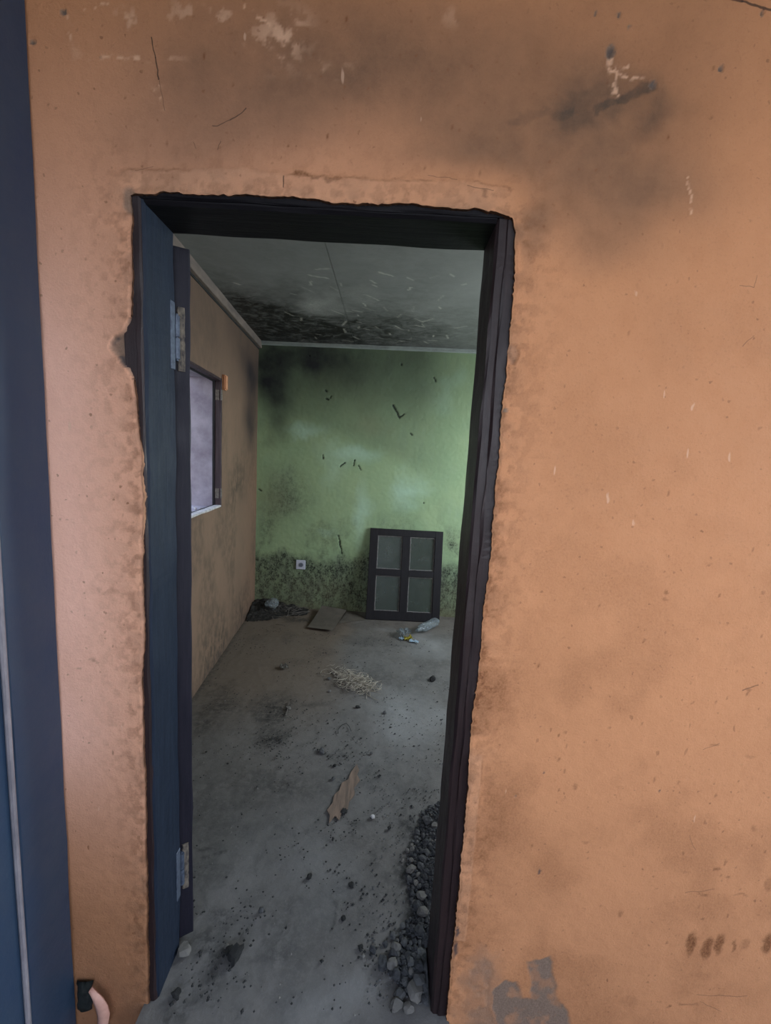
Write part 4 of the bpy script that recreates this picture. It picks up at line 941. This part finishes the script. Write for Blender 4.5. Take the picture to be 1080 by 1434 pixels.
# ---- stones: shared meshes
def stone_mesh(seed, sub=2, rough=.28, mat=None):
    bm = bmesh.new(); bmesh.ops.create_icosphere(bm, subdivisions=sub, radius=1)
    for v in bm.verts: v.co *= 1+mnoise.noise(v.co*1.3+Vector((seed*5.1, 0, 0)))*rough*1.6+mnoise.noise(v.co*3+Vector((seed, 3, 0)))*rough*.4
    if sub > 1: bmesh.ops.dissolve_limit(bm, angle_limit=.25, verts=bm.verts[:], edges=bm.edges[:])
    me = bpy.data.meshes.new('stone_shape'); bm.to_mesh(me); bm.free(); me.materials.append(mat); return me
GREY = [stone_mesh(i, 2, .30, M_STONE) for i in range(5)]; LIGHT = [stone_mesh(i+10, 2, .30, M_STONE_L) for i in range(3)]
DARK = [stone_mesh(i+20, 2, .32, M_STONE_D) for i in range(5)]; COAL = [stone_mesh(i+30, 2, .38, M_CHAR) for i in range(4)]
rs = random.Random(77)
def stone(name, me, x_, y_, z_, s, label, cat='stone', group=None, flat=None):
    o = bpy.data.objects.new(name, me); COL.objects.link(o)
    f = flat or rs.uniform(.55, .8); o.scale = (s*rs.uniform(.8, 1.25), s*rs.uniform(.8, 1.2), s*f)
    o.location = (x_, y_, z_+s*f*.80); o.rotation_euler = (rs.uniform(-.3, .3), rs.uniform(-.3, .3), rs.uniform(0, 6.28))
    return tag(o, label, cat, group)
# gravel bank along the right jamb (stuff) as a low mound
def mound(x_, y_):
    edge = np.interp(y_, [0.00, 0.03, .10, .20, .28, .40, .55, .70, .82], [.26, .13, .065, .095, .15, .135, .165, .22, .36])
    w = sstep(0, .16, x_-edge+.02*(fbm(x_, y_, 14, 3, 3)-.5))
    return .045*w*sstep(-.01, .10, y_)*(1-sstep(.65, .85, y_))
U = lines((.03, .60, .006)); V = lines((.0, .86, .006)); x, y = np.meshgrid(U, V, indexing='ij')
hh = mound(x, y)*(.75+.5*fbm(x, y, 40, 4, 8))+(fbm(x, y, 70, 3, 9)-.5)*.006*(mound(x, y) > .004)-.004
ok = (hh > -.0035) & ~((x > .212) & (y < FY+.008))
gravel_me = me = grid_mesh('fine_gravel', np.stack([x, y, hh], -1), ok[:-1, :-1] & ok[1:, 1:])
tag(link('fine_gravel', me, M_GRAVEL), 'bank of fine dark gravel dust under the stones by the right jamb', 'gravel', kind='stuff')
def in_pile(x_, y_): return not (x_ > .195 and y_ < FY+.025)
def mz_(x_, y_): return float(mound(np.array([[x_]]), np.array([[y_]]))[0, 0])
big = [((576, 1212), .024, 'L', 'pale pointed stone near the upper part of the gravel bank'), ((591, 1251), .022, 'L', 'pale rounded stone close to the right jamb, above another pale one'),
       ((593, 1277), .025, 'L', 'pale wedge-shaped stone touching the right jamb halfway down the gravel'), ((585, 1265), .020, 'D', 'dark stone between the two pale stones at the jamb'),
       ((556, 1398), .024, 'L', 'long pale stone at the bottom left end of the gravel bank'), ((572, 1402), .020, 'L', 'upright pale stone at the very bottom of the gravel bank'),
       ((560, 1384), .020, 'G', 'grey slab-like stone just above the long pale stone'), ((582, 1384), .026, 'L', 'largest pale brown stone at the foot of the gravel bank'),
       ((556, 1320), .017, 'L', 'pale stone at the upper left of the lower gravel cluster'), ((571, 1184), .013, 'L', 'round whitish stone at the upper left rim of the gravel bank'),
       ((564, 1197), .009, 'L', 'tiny whitish stone on the rim left of the gravel bank'), ((577, 1178), .013, 'L', 'small whitish stone beside the round one on the upper gravel rim'),
       ((600, 1148), .026, 'G', 'big grey stone at the far top of the gravel by the jamb'), ((596, 1142), .016, 'L', 'chalky white stone at the far tip of the gravel bank'),
       ((537, 1340), .021, 'D', 'dark stone lying apart at the left of the lower gravel cluster'), ((587, 1370), .024, 'G', 'grey block close to the jamb near the bottom of the gravel'),
       ((551, 1302), .012, 'G', 'grey stone just outside the gravel bank, middle left'), ((540, 1312), .010, 'D', 'small dark stone left of the lower gravel cluster'),
       ((583, 1232), .016, 'L', 'narrow pale stone in the middle of the gravel bank'), ((574, 1225), .014, 'G', 'grey stone under the pale pointed one in the gravel')]
pos = []
for (px, py), s, k, lab in big:
    q = on_z(px, py, .03); s *= 1.0; x_, y_ = q[0], q[1]
    if not in_pile(x_+.02, y_): x_ = min(x_, .185)
    me = {'L': rs.choice(LIGHT), 'D': rs.choice(DARK), 'G': rs.choice(GREY)}[k]
    stone('stone', me, x_, y_, mz_(x_, y_)*.9, s*.8, lab, group='larger stones of the gravel bank'); pos.append((x_, y_, s*.8))
cnt = 0
for i in range(6000):
    if cnt >= 240: break
    y_ = rs.uniform(.02, .80); x_ = rs.uniform(.05, .40); m = mz_(x_, y_)
    if m < .003 or not in_pile(x_, y_): continue
    # what the jamb hides needs no stone
    if (x_)/(1+y_) > .205: continue
    s = rs.choice([.006, .007, .008, .009, .010, .012, .014])*(1.25 if y_ < .2 else 1)
    if any((x_-a)**2+(y_-b)**2 < (.75*(s+c))**2 for a, b, c in pos): continue
    pos.append((x_, y_, s)); cnt += 1
    kd = rs.choice('GDDDGP' if rs.random() < .4 else 'GDD'); me = rs.choice({'G': GREY, 'D': DARK, 'P': LIGHT}[kd])
    wd_ = {'G': 'grey', 'D': 'dark', 'P': 'pale'}[kd]; pl_ = 'lower cluster of the gravel bank, inside the doorway' if y_ < .26 else 'upper part of the gravel bank, behind the right jamb' if y_ > .48 else 'middle of the gravel bank beside the right jamb'
    stone('stone', me, x_, y_, m*.85, s, 'small %s stone in the %s' % (wd_, pl_), group='small %s stones, %s' % (wd_, pl_))
# loose grit everywhere on the floor
def octa(bm, c, s, mi=0):
    v = [bm.verts.new(c+Vector(d)*s*random.uniform(.6, 1.2)) for d in ((1, 0, 0), (0, 1, 0), (-1, 0, 0), (0, -1, 0), (0, 0, .7), (0, 0, -.5))]
    for a, b in ((0, 1), (1, 2), (2, 3), (3, 0)):
        bm.faces.new((v[a], v[b], v[4])).material_index = mi; bm.faces.new((v[b], v[a], v[5])).material_index = mi
def free(X_, Y_):
    if X_ < xl(max(Y_, .15))+.03 or Y_ > 3.08: return False
    if (-.17 < X_ < .62 and Y_ > 2.88) or (.16 < X_ < .62 and Y_ > 2.52) or (X_ < -.45 and Y_ > 2.62) or (-.66 < X_ < -.1 and Y_ > 2.55): return False
    return not (Y_ < FY+.02 and not (-.565 < X_ < .195))
bm = bmesh.new(); bm.from_mesh(gravel_me); r_ = random.Random(12); k = 0
while k < 1800:
    y_ = r_.uniform(.01, .84); x_ = r_.uniform(.02, .36); m = mz_(x_, y_)
    if not in_pile(x_, y_) or (m < .002 and r_.random() > .10): continue
    octa(bm, Vector((x_, y_, m*.95+.003)), r_.uniform(.0025, .0055), r_.choice((1, 1, 2))); k += 1
bm.to_mesh(gravel_me); bm.free()
for m_ in (M_STONE, M_STONE_D): gravel_me.materials.append(m_)
bm = bmesh.new(); r_ = random.Random(5)
for mi, cnt in ((0, 1700), (1, 400)):
    k = 0
    while k < cnt:
        x_, y_ = r_.uniform(-1.2, .85), r_.uniform(-.02, 3.05)
        if not free(x_, y_): continue
        d = float(fbm(np.array([x_]), np.array([y_]), 4, 4, 3)[0])
        if mi == 0 and r_.random() > max(.06, (d-.42)*5): continue
        octa(bm, Vector((x_, y_, .003)), r_.uniform(.0015, .0050) if r_.random() < .93 else r_.uniform(.005, .008), mi); k += 1
for cx_, cy_, n_, sp_ in ((385, 1035, 60, .05), (300, 1365, 60, .05), (480, 1160, 30, .05), (345, 1280, 50, .05), (560, 985, 45, .13), (500, 1240, 30, .06), (430, 1000, 40, .07), (560, 1330, 50, .06), (380, 1050, 40, .08), (375, 880, 70, .12), (470, 1060, 40, .08)):
    q = on_z(cx_, cy_)
    for i in range(n_):
        X_ = r_.gauss(q[0], sp_); Y_ = r_.gauss(q[1], sp_)
        if free(X_, Y_): octa(bm, Vector((X_, Y_, .004)), r_.uniform(.002, .0065))
tag(bm_obj('floor_grit', bm, [M_CHAR, M_STONE_L]), 'fine black and pale grit scattered over the concrete floor', 'grit', kind='stuff')
# single lumps one can pick out
lumps = [((330, 1338), .022, 'C', 'large black charcoal lump near the doorway, lower left floor'), ((320, 1331), .013, 'C', 'smaller black lump just left of the large charcoal lump'),
         ((317, 1326), .009, 'L', 'pale pebble beside the two charcoal lumps'), ((259, 1331), .019, 'L', 'pale grey stone standing at the foot of the open door leaf'),
         ((482, 1136), .012, 'C', 'black lump at the lower end of the board splinter'), ((522, 1144), .009, 'W', 'white pebble right of the board splinter'),
         ((606, 951), .024, 'C', 'black square-looking lump on the floor near the right jamb'), ((501, 990), .013, 'C', 'dark lump below the right end of the straw clump'),
         ((451, 1052), .016, 'G', 'grey stone on the floor above the board splinter'), ((539, 998), .011, 'G', 'small grey stone right of the dark lump below the straw'),
         ((462, 968), .009, 'L', 'tiny pale pebble at the lower left of the straw clump'), ((461, 950), .014, 'G', 'grey pebble at the left end of the straw clump'),
         ((469, 1072), .010, 'C', 'small black lump between the grey stone and the splinter'), ((433, 1228), .010, 'C', 'lone black crumb in the middle of the near floor'),
         ((520, 1055), .009, 'G', 'grey pebble on the floor right of the bent wire'), ((467, 1090), .011, 'G', 'grey lump beside the upper left of the splinter'),
         ((492, 1240), .009, 'C', 'black crumb halfway between the splinter and the threshold'), ((545, 1160), .009, 'C', 'black crumb left of the upper gravel bank'),
         ((247, 1392), .012, 'C', 'dark crumb on the floor beside the left jamb'), ((366, 1275), .009, 'G', 'small grey stone on the floor above the charcoal lumps'),
         ((505, 1327), .009, 'C', 'dark crumb left of the lower gravel cluster'), ((522, 1330), .012, 'D', 'dark stone between the crumb and the lower gravel cluster'),
         ((481, 1286), .008, 'C', 'small black crumb in the near middle of the floor'), ((404, 992), .014, 'L', 'pale chip lying beside the short twig')]
MW = stone_mesh(51, 2, .2, M_SILL)
for (px, py), s, k, lab in lumps:
    q = on_z(px, py, s*.4); me = {'L': LIGHT[0], 'D': DARK[1], 'G': GREY[2], 'C': rs.choice(COAL), 'W': MW}[k]
    stone('charcoal_lump' if k == 'C' else 'pebble', me, q[0], q[1], .0, s, lab, 'lump' if k == 'C' else 'stone')
